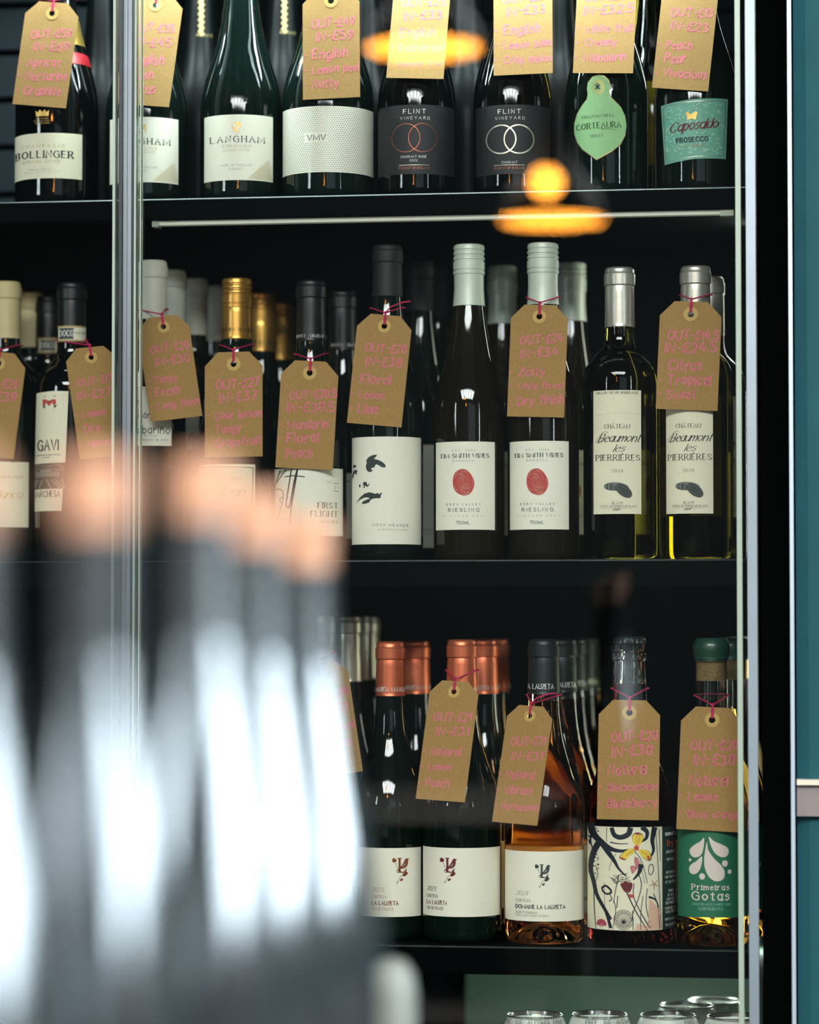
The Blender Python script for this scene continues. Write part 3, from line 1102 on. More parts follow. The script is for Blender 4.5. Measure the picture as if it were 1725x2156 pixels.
def flint(px, label, wd, ink, cx, name, year, lx0, lx1, tx):
    b = Bottle('sparkling_wine_bottle', label, px, 300, Z_TOP, 'champagne', .0405, H=.305, glass='glass_black')
    a = Art()
    a.rect(lx0, 219, lx1, 366, 'paper_black', 0)
    for j in range(34):                            # faint blind-stamped dots
        for i in range(-20, 21):
            an = (i + .5 * (j % 2)) * .068
            if abs(an) > .62:
                a.ell(px + b.R * b.s * math.sin(an), 224 + j * 4.2, .55 * math.cos(an), .55, 'dark_grey', 1, n=6)
    a.text('FLINT', tx, 233, 9.5, 'white_ink', 'sans', width=47, thick=1.25)
    a.text('VINEYARD', tx + 1, 247, 6.3, 'white_ink', 'sans', width=62)
    for c in cx:
        a.ring(c, 289 if year else 292, 29.5 if year else 31, 30, wd, ink, 2)
    if year:
        a.text('CHARMAT ROS\u00c9', tx - 2, 329, 5, 'white_ink', 'sans', width=54)
        a.text('2022', tx - 2, 337, 4.6, 'white_ink', 'sans', width=16)
    else:
        a.text('CHARMAT', tx, 341, 5, 'white_ink', 'sans', width=33)
    a.line([(tx - 32, 347), (tx + 31, 347)], .9, 'silverline')
    a.text('PRODUCT OF ENGLAND', tx - 1, 353, 4.4, 'copper', 'sans', width=65)
    b.art(a)
    return b


T5 = flint(878, 'black-labelled sparkling bottle with two thin copper rings', 1.1, 'copper', (855, 890), 0, True, 798, 958, 873)
T6 = flint(1080, 'black-labelled sparkling bottle with two bold silver rings', 2.8, 'silverline', (1055.5, 1093), 0, False, 1002, 1159, 1073)

b = T7 = Bottle('sparkling_wine_bottle', 'sparkling bottle with lime green gourd-shaped label', 1278, 300, Z_TOP, 'champagne', .0425, H=.310, glass='glass_dark')
a = Art()
pear = [(1262, 156), (1274, 160), (1283, 169), (1285.5, 180), (1283, 192), (1284.5, 202), (1294, 211), (1307, 224), (1316, 242), (1319, 262), (1316, 284), (1306, 303), (1289, 317), (1271, 327), (1256.5, 335),
        (1243, 324), (1227, 311), (1216, 294), (1210, 274), (1210, 253), (1216, 234), (1227, 217), (1236.5, 206), (1238.5, 196), (1237, 184), (1239, 171), (1248, 160)]
cx, cy = 1264, 248
a.poly([(cx + (x - cx) * 1.035, cy + (y - cy) * 1.03) for x, y in pear], 'black', 0)
a.poly([(cx + (x - cx) * 1.018, cy + (y - cy) * 1.015) for x, y in pear], 'gold', 1)
a.poly(pear, 'paper_lime', 2)
for i in range(40):
    an = 2 * math.pi * i / 40
    a.line([(1259.5 + 7.5 * math.cos(an), 181 + 8 * math.sin(an)), (1259.5 + (13 + 3 * (i % 2)) * math.cos(an), 181 + (15 + 3 * (i % 2)) * math.sin(an))], .55, 'gold', 3)
a.ell(1259, 181, 3.4, 4.4, 'blackgreen', 4)
for dx, dy in ((-4, -4), (4, -4), (-4, 4), (4, 4), (0, -6.5)):
    a.ell(1259 + dx, 181 + dy, 1.5, 1.7, 'blackgreen', 4, n=8)
a.text('FRANCIACORTA', 1260, 242.5, 5.6, 'blackgreen', 'serif', width=66, rot=-1.5, layer=4, thick=1.2)
a.text('CORTEAURA', 1261, 262, 12.5, 'blackgreen', 'serif', width=92, rot=-1.5, layer=4, thick=1.1)
a.line([(1266, 270.5), (1286, 271), (1300, 273)], 1.1, 'blackgreen', 4, wd2=.3, smooth=True)
a.text('BRUT', 1258, 284.5, 5.6, 'blackgreen', 'serif', width=25, rot=-1.5, layer=4, thick=1.2)
b.art(a)

b = T8 = Bottle('sparkling_wine_bottle', 'prosecco bottle with tilted mint green label, at the right end of the top shelf', 1467, 300, Z_TOP, 'champagne', .0425, H=.300, glass='glass_dark')
a = Art()
a.poly([(1392, 214), (1462, 207), (1533.5, 204), (1528.5, 332), (1464, 334), (1400, 342)], 'paper_mint', 0)
random.seed(3)
for i in range(190):
    x, y = random.uniform(1401, 1524), random.uniform(0, 110)
    y += 219 - (x - 1401) * .065
    a.ell(x, y, random.uniform(1.2, 3.2), random.uniform(1, 2), 'mintspot', 1, rot=random.uniform(0, 180), n=8)
a.line([(1397, 218), (1462, 212), (1528, 209.5), (1523.5, 326), (1464, 329), (1404, 336), (1397, 218)], .9, 'silverline', 2)
a.poly([(1443, 236), (1448, 234), (1456, 240), (1464, 234), (1470, 235), (1467, 244), (1465, 251), (1456, 248), (1448, 252), (1447, 243)], 'gold', 2)
a.text('Caposaldo', 1459, 261, 21, 'maroon', 'script', width=100, rot=-5, layer=3, thick=1.25)
a.text('PROSECCO', 1458, 292.5, 10.5, 'navy', 'bold', width=66, rot=-2.5, layer=3)
a.text('D.O.C. BRUT', 1457, 306, 6.5, 'goldtext', 'sans', width=54, rot=-2.5, layer=3)
b.art(a)

# bottles standing deeper on the top shelf
dk = Bottle('sparkling_wine_bottle', 'dark bottle with pale braided gold strip, deep behind the gap beside the untagged sparkling bottle', 424, 40, Z_TOP, 'champagne', .044, H=.320, dy=.13, glass='glass_dull')
a = Art()
for i in range(16):
    a.ell(424 + (1.5 if i % 2 else -1.5), -36 + i * 6.4, 5.5, 3.4, 'goldpale', 1, rot=-18, n=12)
a.text('REIMS', 431, 62, 6, 'goldpale', 'sans', width=33)
z0 = dk.base
a2 = a
dk_map = dk.fmap(rad_at(dk.prof, (dk.base - 40) / dk.s))


def onneck(b, a, name='neck_braid'):
    def f(x, y, lift):
        z = (b.base - y) / b.s
        r = rad_at(b.prof, z) + lift + .0004
        t = max(-.95, min(.95, (x - b.ax) / (r * b.s)))
        an = math.asin(t) + b.view
        return (r * math.sin(an), -r * math.cos(an), z)
    return a.bake(name, f, b.root, step=3)


onneck(dk, a)
q = at(598, 40, AXIS + .13)
dup(dk.root, Vector((q.x, AXIS + .13, Z_TOP)), 'dark bottle with pale braided gold strip, deep behind the dotted label bottle')
pl = Bottle('sparkling_wine_bottle', 'plain dark bottle deep behind the gap left of the thin-ringed black label', 772, 40, Z_TOP, 'champagne', .043, H=.305, dy=.12, glass='glass_dull')
for px, lb in ((985, 'plain dark bottle deep between the two black-labelled ring bottles'), (1178, 'plain dark bottle deep between bold-ringed black label and lime label'),
               (215, 'plain dark bottle deep behind the cream-labelled champagne at the left')):
    q = at(px, 40, AXIS + .12)
    dup(pl.root, Vector((q.x, AXIS + .12, Z_TOP)), lb)
yl = Bottle('white_wine_bottle', 'yellow glass bottle glimpsed deep behind the lime and mint labels', 1375, 200, Z_TOP, 'champagne', .040, H=.300, dy=.10, glass='glass_olive')
yl.back_label(160, 330, 1.2)

price_tag('price card reading OUT \u00a359, on the cream-labelled champagne at far left', (113, 5), (82, 223), 117, T1, ['OUT-\u00a359', 'IN-\u00a369', 'Apricot', 'Nectarine', 'Graphite'])
price_tag('price card cut off by the door edge on the top shelf, reading \u00a335', (331, -12), (299, 222), 118, T2, ['OUT-\u00a335', 'IN-\u00a345', 'English', 'Fresh', 'Citrus'])
price_tag('price card reading OUT \u00a349 Nutty, above the dotted silver label', (697, -22), (698, 207), 122, T4, ['OUT-\u00a349', 'IN-\u00a359', 'English', 'Lemon peel', 'Nutty'])
price_tag('price card above the thin copper rings, washed by an orange lamp reflection', (893, -66), (874, 166), 122, T5, ['OUT-\u00a323', 'IN-\u00a333', 'English', 'Redcurrant', 'Summer fruit'], hole='white', tail=1)
price_tag('price card reading Crisp melon, above the bold silver rings', (1101, -76), (1102, 157), 125, T6, ['OUT-\u00a323', 'IN-\u00a333', 'English', 'Lemon balm', 'Crisp melon'], hole='white')
price_tag('price card reading Creamy Mandarin, above the lime gourd label', (1281, -80), (1270, 155), 127, T7, ['OUT-\u00a322.5', 'IN-\u00a332.5', 'White fruit', 'Creamy', 'Mandarin'], tail=1)
price_tag('price card reading Peach Pear Vivacious, above the mint label', (1457, -42), (1432, 188), 119, T8, ['OUT-\u00a313', 'IN-\u00a323', 'Peach', 'Pear', 'Vivacious'])

# ================================================================ MIDDLE SHELF
b = M1 = Bottle('wine_bottle', 'dark bottle with cream capsule and cream label, cut by the left picture edge', 14, 650, Z_MID, 'bordeaux', .0370, top=593, dy=.022, cap=('foil', 'cap_cream', 705))
a = Art()
a.rect(-48, 972, 62, 1110, 'paper_cream', 0)
a.text('DENOMINAZIONE', 22, 1004, 6, 'goldtext', 'sans', width=56)
a.text('Bianco', 16, 1040, 18, 'goldpale', 'script', width=60)
b.art(a)
b.behind(62, 'cream-capped bottle deep behind the one at the left picture edge', depth=.10)

b = M2 = Bottle('wine_bottle', 'black bottle with narrow cream label of a vineyard view and a paper neck strip', 151, 700, Z_MID, 'bordeaux', .0372, top=595, glass='glass_black', cap=('foil', 'cap_black', 715))
a = Art().frame(60, 800, 7.7)
a.poly([(135, 185), (400, 168), (655, 178), (610, 1340), (80, 1345)], 'paper_cream', 0)
a.poly([(80, 1345), (605, 1338), (575, 1760), (55, 1762)], 'slate', 0)
a.poly([(55, 1762), (575, 1760), (555, 2120), (35, 2120)], 'paper_cream', 0)
a.ell(350, 345, 130, 132, 'slate', 1)
for x, y in ((350, 255), (255, 330), (445, 330), (350, 430)):
    a.ell(x, y, 74, 68, 'paper_cream', 2)
a.poly([(240, 390), (240, 300), (300, 300), (345, 350), (390, 300), (455, 310), (455, 385), (405, 395), (400, 350), (345, 415), (290, 350), (290, 390)], 'red_ink', 3)
a.text('GAVI', 328, 1043, 178, 'black', 'cond', width=330, layer=1)
a.text('Denominazione di Origine Controllata', 325, 1206, 26, 'dark_grey', 'sans', width=410, layer=1, thick=1.4)
a.text('e Garantita', 298, 1248, 24, 'dark_grey', 'sans', width=120, layer=1, thick=1.4)
for pts in (((70, 1430), (180, 1375), (330, 1400), (470, 1365), (590, 1420)), ((75, 1480), (200, 1430), (340, 1440), (590, 1460))):
    a.line(pts, 10, 'slate_light', 1, smooth=True)
a.rect(110, 1480, 510, 1560, 'slate_light', 1)
a.rect(205, 1450, 375, 1482, 'slate_light', 1)
for i in range(9):
    for yy in (1492, 1528):
        a.rect(128 + i * 42, yy, 146 + i * 42, yy + 18, 'slate', 2)
for x0, x1 in ((130, 60), (170, 90), (240, 190), (310, 375), (385, 520), (450, 575), (560, 590)):
    a.line([(x0, 1610), (x1, 1745)], 16, 'slate_light', 1, wd2=26)
a.text('MARCHESA', 298, 1838, 105, 'dark_grey', 'cond', width=450, layer=1)
b.art(a)
a = Art()
a.rect(123, 680, 181, 712, 'paper_cream', 0)
a.rect(121, 679, 182, 682.5, 'goldtext', 1)
a.rect(121, 709.5, 182, 713, 'goldtext', 1)
a.rect(125, 684, 155, 708, 'dark_grey', 1)
a.text('DOCG', 140, 695, 13, 'white_ink', 'cond', width=28, layer=2)
a.text('AAG 041', 168, 694, 6, 'dark_grey', 'sans', width=22)
onneck(b, a, 'paper_strip') if False else b.art(a, 'paper_strip', R=b.neck + .0012)
b.behind(103, 'dark capped bottle deep behind the vineyard-view label', depth=.12)

b = M3 = Bottle('white_wine_bottle', 'tall white-capped bottle with pale grey-lettered label beside the door edge', 321, 700, Z_MID, 'bordeaux', .0350, top=548, cap=('foil', 'cap_white', 664))
a = Art()
a.rect(271, 813, 362, 938, 'paper_white', 0)
a.line([(284, 858), (293, 842), (297, 838), (290, 848), (296, 851), (297, 858), (291, 862), (287, 859)], 1.6, 'dark_grey', smooth=True)
a.line([(281, 846), (284, 852), (281, 858)], 1.6, 'dark_grey', smooth=True)
a.text('Viñán', 299, 873, 13.5, 'dark_grey', 'sans', width=36)
a.text('albariño', 322, 904, 16, 'dark_grey', 'sans', width=72)
a.text('RIAS BAIXAS', 309, 916.5, 5, 'grey', 'sans', width=46)
a.text('denominación de orixe', 318, 925, 5.5, 'grey', 'sans', width=72)
b.art(a)
b.behind(363, 'white-capped bottle directly behind the tall one beside the door edge', depth=.085)
b.behind(409, 'white-capped bottle, third in the row behind the door edge', depth=.165)
b.behind(455, 'dim white-capped bottle, farthest in the row behind the door edge', depth=.235)

b = M4 = Bottle('white_wine_bottle', 'gold screw-capped bottle with cream script label and gold border', 499, 700, Z_MID, 'burgundy', .0390, top=585, glass='glass_dark', cap=('screw', 'cap_gold', 706))
a = Art()
a.rect(405, 977, 538, 1132, 'paper_cream', 0)
a.line([(409, 981), (533.5, 984), (531, 1128)], 1.8, 'gold', 1)
a.text('2022', 496.5, 1007, 7.5, 'goldtext', 'italic', width=23)
a.text('Kumeu', 418, 1038, 18, 'grey', 'script', width=46)
a.line([(418, 1020), (426, 1010), (438, 1016), (443, 1040), (446, 1052), (452, 1030), (462, 1003), (466, 998)], 1.3, 'grey', smooth=True, pen=(1.6, .7))
a.text('illage', 486, 1034, 22, 'grey', 'script', width=52)
a.line([(497, 1040), (503, 1052), (496, 1060), (490, 1054), (500, 1044)], .9, 'grey', smooth=True)
b.art(a)
b.ring_text('KUMEU VILLAGE', 466, 532, 686.5, 7.5, 'black', 'serif', R=b.neck + .0009)
b.behind(551, 'gold screw-capped bottle directly behind the front gold one', top=608)
b.behind(590, 'gold screw-capped bottle, farthest of the three gold ones', top=630)

b = M5 = Bottle('white_wine_bottle', 'dark-capped bottle with white label scrawled with a large black signature', 655, 750, Z_MID, 'burgundy', .0370, top=590, glass='glass_dark', cap=('foil', 'cap_black', 711))
a = Art().frame(400, 480, 2.9135)
a.rect(500, 1472, 940, 1888, 'paper_white', 0)
for st, wd in ((((555, 1485), (535, 1540), (515, 1600), (505, 1680)), 7), (((530, 1560), (575, 1500), (590, 1480)), 5), (((515, 1600), (560, 1600), (575, 1650), (545, 1760), (530, 1790)), 5),
               (((625, 1478), (605, 1600), (592, 1690), (600, 1712), (614, 1700), (640, 1560), (660, 1478)), 8), (((662, 1480), (640, 1610), (622, 1720), (616, 1810)), 8), (((585, 1523), (640, 1518), (705, 1526)), 6)):
    a.line(st, wd, 'black', 2, smooth=True)
a.ring(563, 1665, 9, 17, 5, 'black', 2, 20)
a.text('FIRST', 848, 1700, 36, 'dark_grey', 'serif', width=122)
a.text('FLIGHT', 826, 1752, 36, 'dark_grey', 'serif', width=166)
a.text('VIOGNIER', 854, 1802, 19, 'goldtext', 'serif', width=108)
a.text('20', 854, 1555, 14, 'goldtext', 'sans', width=24)
a.text('21', 897, 1588, 14, 'goldtext', 'sans', width=20)
a.line([(884, 1563), (910, 1564)], 3, 'dark_grey')
a.line([(884, 1610), (910, 1611)], 3, 'dark_grey')
for i, t in enumerate(('GRAEME', 'JULIE')):
    a.text(t, 552 + i * 22, 1765, 13, 'goldtext', 'sans', width=70, rot=-90)
a.line([(591, 1730), (591, 1795)], 2, 'goldtext')
b.art(a)
b.ring_text('BOTT * GRAEME BOTT', 625, 706, 700.5, 6.5, 'white_ink', 'serif', R=b.neck + .0009)
b.behind(722, 'dark-capped bottle deep behind the signature label', depth=.10)

b = M6 = Bottle('riesling_bottle', 'tall slim bottle with white label painted with a dark brushstroke face', 816, 800, Z_MID, 'hock', .0368, top=515, glass='glass_dark', cap=('foil', 'cap_green', 615))
a = Art().frame(740, 910, 8.294)
a.rect(0, 72, 1222, 1955, 'paper_white', 0)
a.poly([(445, 385), (370, 395), (300, 430), (262, 480), (262, 510), (275, 520), (255, 570), (258, 630), (285, 675), (325, 693), (385, 665), (350, 650), (350, 625), (385, 612), (405, 612), (420, 570), (440, 555), (480, 575),
        (540, 612), (605, 610), (590, 560), (540, 515), (480, 485), (395, 458), (430, 425), (446, 400)], 'slate')
a.ell(55, 575, 28, 28, 'slate')
a.poly([(18, 820), (14, 740), (30, 660), (60, 635), (105, 650), (108, 680), (85, 680), (103, 710), (95, 728), (60, 700), (45, 720), (45, 760), (25, 780)], 'slate')
a.ell(148, 925, 15, 30, 'slate')
a.poly([(200, 880), (235, 853), (270, 870), (275, 905), (290, 918), (325, 880), (310, 925), (275, 952), (250, 925), (235, 935), (240, 965), (205, 960), (220, 940)], 'slate')
a.poly([(80, 1238), (150, 1130), (230, 1065), (310, 1043), (370, 1055), (415, 1075), (455, 1060), (490, 1075), (503, 1085), (510, 1045), (540, 1070), (520, 1090), (510, 1150), (400, 1152), (340, 1175), (315, 1222), (240, 1243),
        (182, 1243), (200, 1205), (260, 1175), (325, 1155), (290, 1135), (230, 1135), (150, 1170)], 'slate')
a.text('MOYA MEAKER', 676, 1620, 46, 'dark_grey', 'sans', width=630, rot=1.2)
a.text('ELGIN RIESLING | 2021', 724, 1700, 24, 'dark_grey', 'sans', width=505, rot=1)
b.art(a)
g = at(890, 560, 0)
b.behind(886, 'dim dark-capped slim bottle behind the brushstroke face label', top=541, rot=-.25)
b.behind(922, 'dim dark-capped slim bottle, farther behind the brushstroke face label', top=556, rot=-.1)


def thumb_label(b):
    a = Art().frame(860, 480, 2.9125)
    a.rect(168, 1308, 530, 1850, 'paper_white', 0)
    a.text('EST. 2001', 338, 1362, 12.5, 'grey', 'serif', width=136, thick=1.4)
    a.text('TIM SMITH WINES', 344, 1394, 26, 'dark_grey', 'serifb', width=298)
    a.text('BAROSSA', 336, 1425, 12.5, 'grey', 'serif', width=127, thick=1.4)
    # thumbprint: ridges following an egg-shaped outline
    c, d = math.cos(R_(-12)), math.sin(R_(-12))

    def egg(r, an):
        x, y = 64 * r * math.cos(an) * (1 + .06 * math.sin(an)), 82 * r * math.sin(an)
        return 337 + c * x - d * y, 1558 + d * x + c * y
    random.seed(5)
    for k in range(1, 15):
        r = k / 14.3
        ph = random.uniform(0, 6)
        pts = [egg(r + .012 * math.sin(5 * t * .1745 + ph), t * .1745 + ph) for t in range(37)]
        a.line(pts, 4.6, 'red_ink', 2)
    a.text('EDEN VALLEY', 339, 1694, 12.5, 'dark_grey', 'sans', width=208, thick=1.3)
    a.text('RIESLING', 339, 1728, 22, 'dark_grey', 'sans', width=188, thick=1.2)
    a.text('VINTAGE 2021', 340, 1765, 10.5, 'grey', 'sans', width=258, thick=1.3)
    a.text('750mL', 335, 1806, 21, 'dark_grey', 'sans', width=86, thick=1.1)
    b.art(a)


b = M7 = Bottle('riesling_bottle', 'untagged slim riesling bottle with white cap and red thumbprint label', 988, 800, Z_MID, 'hock', .0364, top=513, glass='glass_brown', neck=.0146, cap=('screw', 'cap_pale', 635))
thumb_label(b)
M8 = Bottle.__new__(Bottle)
M8.__dict__.update(M7.__dict__)
q = at(1144, 800, AXIS)
M8.loc = Vector((q.x, AXIS, Z_MID))
M8.root = dup(M7.root, M8.loc, 'tagged slim riesling bottle with white cap and red thumbprint label', rot=R_(-2))
M8.base, M8.s = proj(M8.loc - Vector((0, M8.R, 0)))[1], FPX / proj(M8.loc - Vector((0, M8.R, 0)))[2]
M8.root.scale = (1, 1, 1.0)
b.behind(1058, 'blurred white-capped riesling bottle behind and right of the untagged thumbprint one', top=550, rot=-.2)
b.behind(1203, 'blurred white-capped riesling bottle behind and right of the tagged thumbprint one', top=546, rot=.1)


def chateau_label(b):
    a = Art().frame(1200, 480, 2.914)
    a.rect(145, 992, 438, 1754, 'paper_cream', 0)
    a.text('GRAND VIN DE BORDEAUX', 291, 1007, 15, 'dark_grey', 'serif', width=252, thick=1.3)
    a.line([(147, 1145), (290, 1132), (437, 1138)], .8, 'goldtext', 1)
    a.text('CH\u00c2TEAU', 290, 1214, 26, 'dark_grey', 'serif', width=154, thick=1.1)
    a.text('Beaumont', 300, 1284, 52, 'black', 'script', width=250)
    a.line([(190, 1268), (170, 1290), (166, 1310), (185, 1312), (205, 1290)], 2, 'black', smooth=True)
    a.line([(195, 1258), (220, 1246), (235, 1256)], 2, 'black', smooth=True)
    a.text('les', 297, 1348, 46, 'black', 'script', width=62)
    a.text('PIERRI\u00c8RES', 295, 1406, 38, 'black', 'serif', width=266)
    a.text('2021', 289, 1489, 20, 'dark_grey', 'serif', width=64)
    a.ell(285, 1586, 76, 27, 'slate_light', 1, 4)
    a.ell(255, 1588, 46, 22, 'dark_grey', 1, 4)
    a.ell(330, 1611, 60, 33, 'dark_grey', 2, 38)
    a.ell(332, 1609, 46, 20, 'slate', 3, 40)
    for k in range(-2, 3):
        a.line([(285, 1578 + k * 2), (330 - k * 6, 1611 + k * 6), (374, 1645 + k * 2)], 1.3, 'black' if k % 2 else 'slate_light', 4, smooth=True)
    a.text('BLAYE', 293, 1687, 17, 'dark_grey', 'sans', width=66)
    a.text('C\u00d4TES DE BORDEAUX BLANC', 297, 1707, 13, 'dark_grey', 'sans', width=220)
    a.line([(203, 1721), (388, 1720)], 1.2, 'grey')
    for k in range(3):
        a.line([(266 + k * 15, 1732), (277 + k * 15, 1722), (284 + k * 15, 1723)], 5, 'black', 3, wd2=1)
    b.art(a)


b = M9 = Bottle('white_wine_bottle', 'untagged silver-capped bottle with tall cream almond label', 1306, 900, Z_MID, 'bordeaux', .0374, top=563, glass='glass_olive', cap=('foil', 'cap_silver', 680))
chateau_label(b)
M10 = Bottle.__new__(Bottle)
M10.__dict__.update(M9.__dict__)
q = at(1466, 900, AXIS)
M10.loc = Vector((q.x, AXIS, Z_MID))
M10.root = dup(M9.root, M10.loc, 'tagged silver-capped bottle with tall cream almond label', rot=R_(-9))
M10.base, M10.s = proj(M10.loc - Vector((0, M10.R, 0)))[1], FPX / proj(M10.loc - Vector((0, M10.R, 0)))[2]
b.behind(1494, 'silver-capped bottle peeping out behind the tagged almond label', depth=.09)

price_tag('price card reading OUT \u00a329, cut by the left picture edge', (0, 741), (-28, 960), 118, M1, ['OUT-\u00a329', 'IN-\u00a339', 'Mild', 'Zing', 'Citrus'])
price_tag('turned price card reading OUT \u00a317.5 in dim light left of the door edge', (189, 731), (222, 962), 108, M2, ['OUT-\u00a317.5', 'IN-\u00a327.5', 'Lemon', 'Dry', 'Almond'], twist=22, gap=.006)
price_tag('price card reading OUT \u00a320 hanging askew on the tall white-capped bottle', (341, 666), (372, 882), 110, M3, ['OUT-\u00a320', 'IN-\u00a330', 'Tangy', 'Fresh', 'Long finish'], twist=18, gap=.004)
price_tag('price card reading OUT \u00a327 Grapefruit, on the front gold-capped bottle', (492, 741), (492, 962), 124, M4, ['OUT-\u00a327', 'IN-\u00a337', 'Sour lemon', 'Tangy', 'Grapefruit'])
price_tag('price card reading OUT \u00a328.5 Mandarin, on the signature-label bottle', (654, 760), (640, 987), 123, M5, ['OUT-\u00a328.5', 'IN-\u00a338.5', 'Mandarin', 'Floral', 'Peach'])
price_tag('price card reading OUT \u00a328 Lime, on the brushstroke face bottle', (812, 663), (788, 895), 117, M6, ['OUT-\u00a328', 'IN-\u00a338', 'Floral', 'Lemon', 'Lime'], tail=1)
price_tag('price card reading OUT \u00a324 Dry finish, on the tagged thumbprint riesling', (1137, 642), (1128, 878), 121, M8, ['OUT-\u00a324', 'IN-\u00a334', 'Zesty', 'White flower', 'Dry finish'])
price_tag('price card reading OUT \u00a314.5 Tropical, on the tagged almond-label bottle', (1456, 635), (1446, 863), 130, M10, ['OUT-\u00a314.5', 'IN-\u00a324.5', 'Citrus', 'Tropical', 'Sweet'])

# ================================================================ LOW SHELF
b = B1 = Bottle('wine_bottle', 'front silver-capped bottle half hidden by the blurred bottles', 674, 1450, Z_LOW, 'burgundy', .0385, top=1298, glass='glass_dark', cap=('foil', 'cap_silver', 1440), neck=.0140)
b.behind(733, 'blurred silver-capped bottle just right of the front silver-capped one', depth=.10)
b.behind(754, 'blurred silver-capped bottle in the middle of the silver row', depth=.185)
b.behind(772, 'blurred silver-capped bottle farthest in the silver row', depth=.27)


def lark_crest(a, cx, cy, ink, k=1.0):
    """Capital L with a perched bird and a vine sprig; CX, CY its centre, in the current frame."""
    def P(*q):
        return [(cx + x * k, cy + y * k) for x, y in q]
    a.poly(P((-26, -52), (2, -52), (2, -48), (-5, -46), (-5, 32), (14, 32), (24, 24), (28, 12), (32, 12), (30, 38), (-26, 38), (-26, 34), (-18, 32), (-18, -46), (-26, -48)), ink, 1)
    a.poly(P((-36, 30), (-18, 14), (0, -8), (14, -24), (20, -40), (30, -50), (40, -46), (48, -42), (39, -36), (40, -18), (32, 2), (14, 12), (-4, 14), (-20, 26)), ink, 2)
    a.line(P((22, 14), (18, 26), (20, 34)), 2.2 * k, ink, 2)
    a.line(P((-4, -18), (12, -10), (26, -18)), 1.6 * k, 'paper_white', 3, smooth=True)
    a.line(P((-8, -6), (8, -1), (24, -8)), 1.6 * k, 'paper_white', 3, smooth=True)
    a.line(P((-48, -36), (-36, -20), (-30, -4), (-24, 8), (2, 36), (10, 50), (-8, 64), (-24, 96)), 2.6 * k, ink, 1, smooth=True)
    for x, y, r in ((-46, -42, 11), (-38, -36, 9), (-48, -32, 8), (22, 48, 12), (30, 42, 9), (14, 54, 8), (-2, 82, 8), (4, 78, 6), (-26, 98, 4), (-52, -40, 5)):
        a.ell(cx + x * k, cy + y * k, r * k, r * k * .9, ink, 2, n=9)


def lark_text(a, x, ink, ink2, lines, hs, ws, ys, f=('italic', 'cond', 'bold', 'cond', 'cond')):
    for t, h, wd, y, ff, i in zip(lines, hs, ws, ys, f, range(9)):
        a.text(t, x, y, h, ink2 if i == 2 else ink, ff, width=wd, align='l')


def copper_label(a, x0, x1, crest, tx, tw, ink, cr):
    a.rect(x0, 1436, x1, 1846, 'paper_white', 0)
    lark_crest(a, crest, 1546, cr, .98)
    lark_text(a, tx, ink, cr, ['2023', 'CORTEZA', 'LA LAUZETA', 'VIN DE FRANCE'], [29, 19, 25, 19], [52 * tw, 66 * tw, 119 * tw, 98 * tw], [1682, 1726, 1763, 1798])


b = B2 = Bottle('wine_bottle', 'copper-capped bottle at the edge of the foreground blur, white label with shiny copper bird', 822, 1550, Z_LOW, 'burgundy', .0375, top=1352, dy=.016, glass='glass_dark', neck=.0138, cap=('foil', 'cap_copper', 1467))
a = Art().frame(640, 1280, 2.836)
copper_label(a, 330, 700, 583, 406, 1.33, 'faint_copper', 'copper')
b.art(a)
b.ring_text('LA LAUZETA  LA LAUZETA', 778, 866, 1453, 10, 'white_ink', 'cond', R=b.neck + .001)
b.behind(876, 'blurred copper-capped bottle between the two front copper-capped ones', depth=.105)
b = B3 = Bottle('wine_bottle', 'tagged copper-capped bottle with white label and dull copper bird', 973, 1550, Z_LOW, 'burgundy', .0400, top=1348, glass='glass_dark', neck=.0140, cap=('foil', 'cap_copper', 1467))
a = Art().frame(640, 1280, 2.836)
copper_label(a, 705, 1174, 868, 735, 1.0, 'dark_grey', 'maroon')
b.art(a)
b.ring_text('LA LAUZETA  LA LAUZETA', 930, 1025, 1453, 10, 'white_ink', 'cond', R=b.neck + .001)
b.behind(1018, 'blurred copper-capped bottle just right of the tagged copper-capped one', depth=.095)
b.behind(1042, 'blurred copper-capped bottle farthest behind the tagged copper-capped one', depth=.19)

b = B4 = Bottle('rose_wine_bottle', 'clear rose wine bottle with dark capsule and white bird label', 1146, 1600, Z_LOW, 'burgundy', .0402, top=1347, neck=.0146, cap=('foil', 'cap_dark', 1463), fill=1478, wine='wine_rose')
a = Art().frame(1020, 1320, 2.994)
a.rect(124, 1418, 640, 1858, 'paper_white', 0)
lark_crest(a, 372, 1548, 'slate', .95)
lark_text(a, 198, 'grey', 'dark_grey', ['2021', 'CORTEZA', 'DOMAINE LA LAUZETA', 'SAINT-CHINIAN', 'APPELLATION D ORIGINE CONTROLEE'], [28, 20, 25, 16, 10], [70, 92, 310, 132, 204], [1682, 1728, 1766, 1803, 1822])
b.art(a)
b.back_label(1800, 1925, 1.2, 'cap_white')
b.ring_text('LA LAUZETA', 1106, 1166, 1447, 11, 'white_ink', 'cond', R=b.neck + .001)
b.behind(1184, 'blurred dark-capped clear bottle right behind the front rose bottle', depth=.085)
b.behind(1206, 'blurred dark-capped clear bottle, second behind the front rose bottle', depth=.17)
b.behind(1232, 'blurred dark-capped clear bottle, farthest behind the front rose bottle', depth=.26)

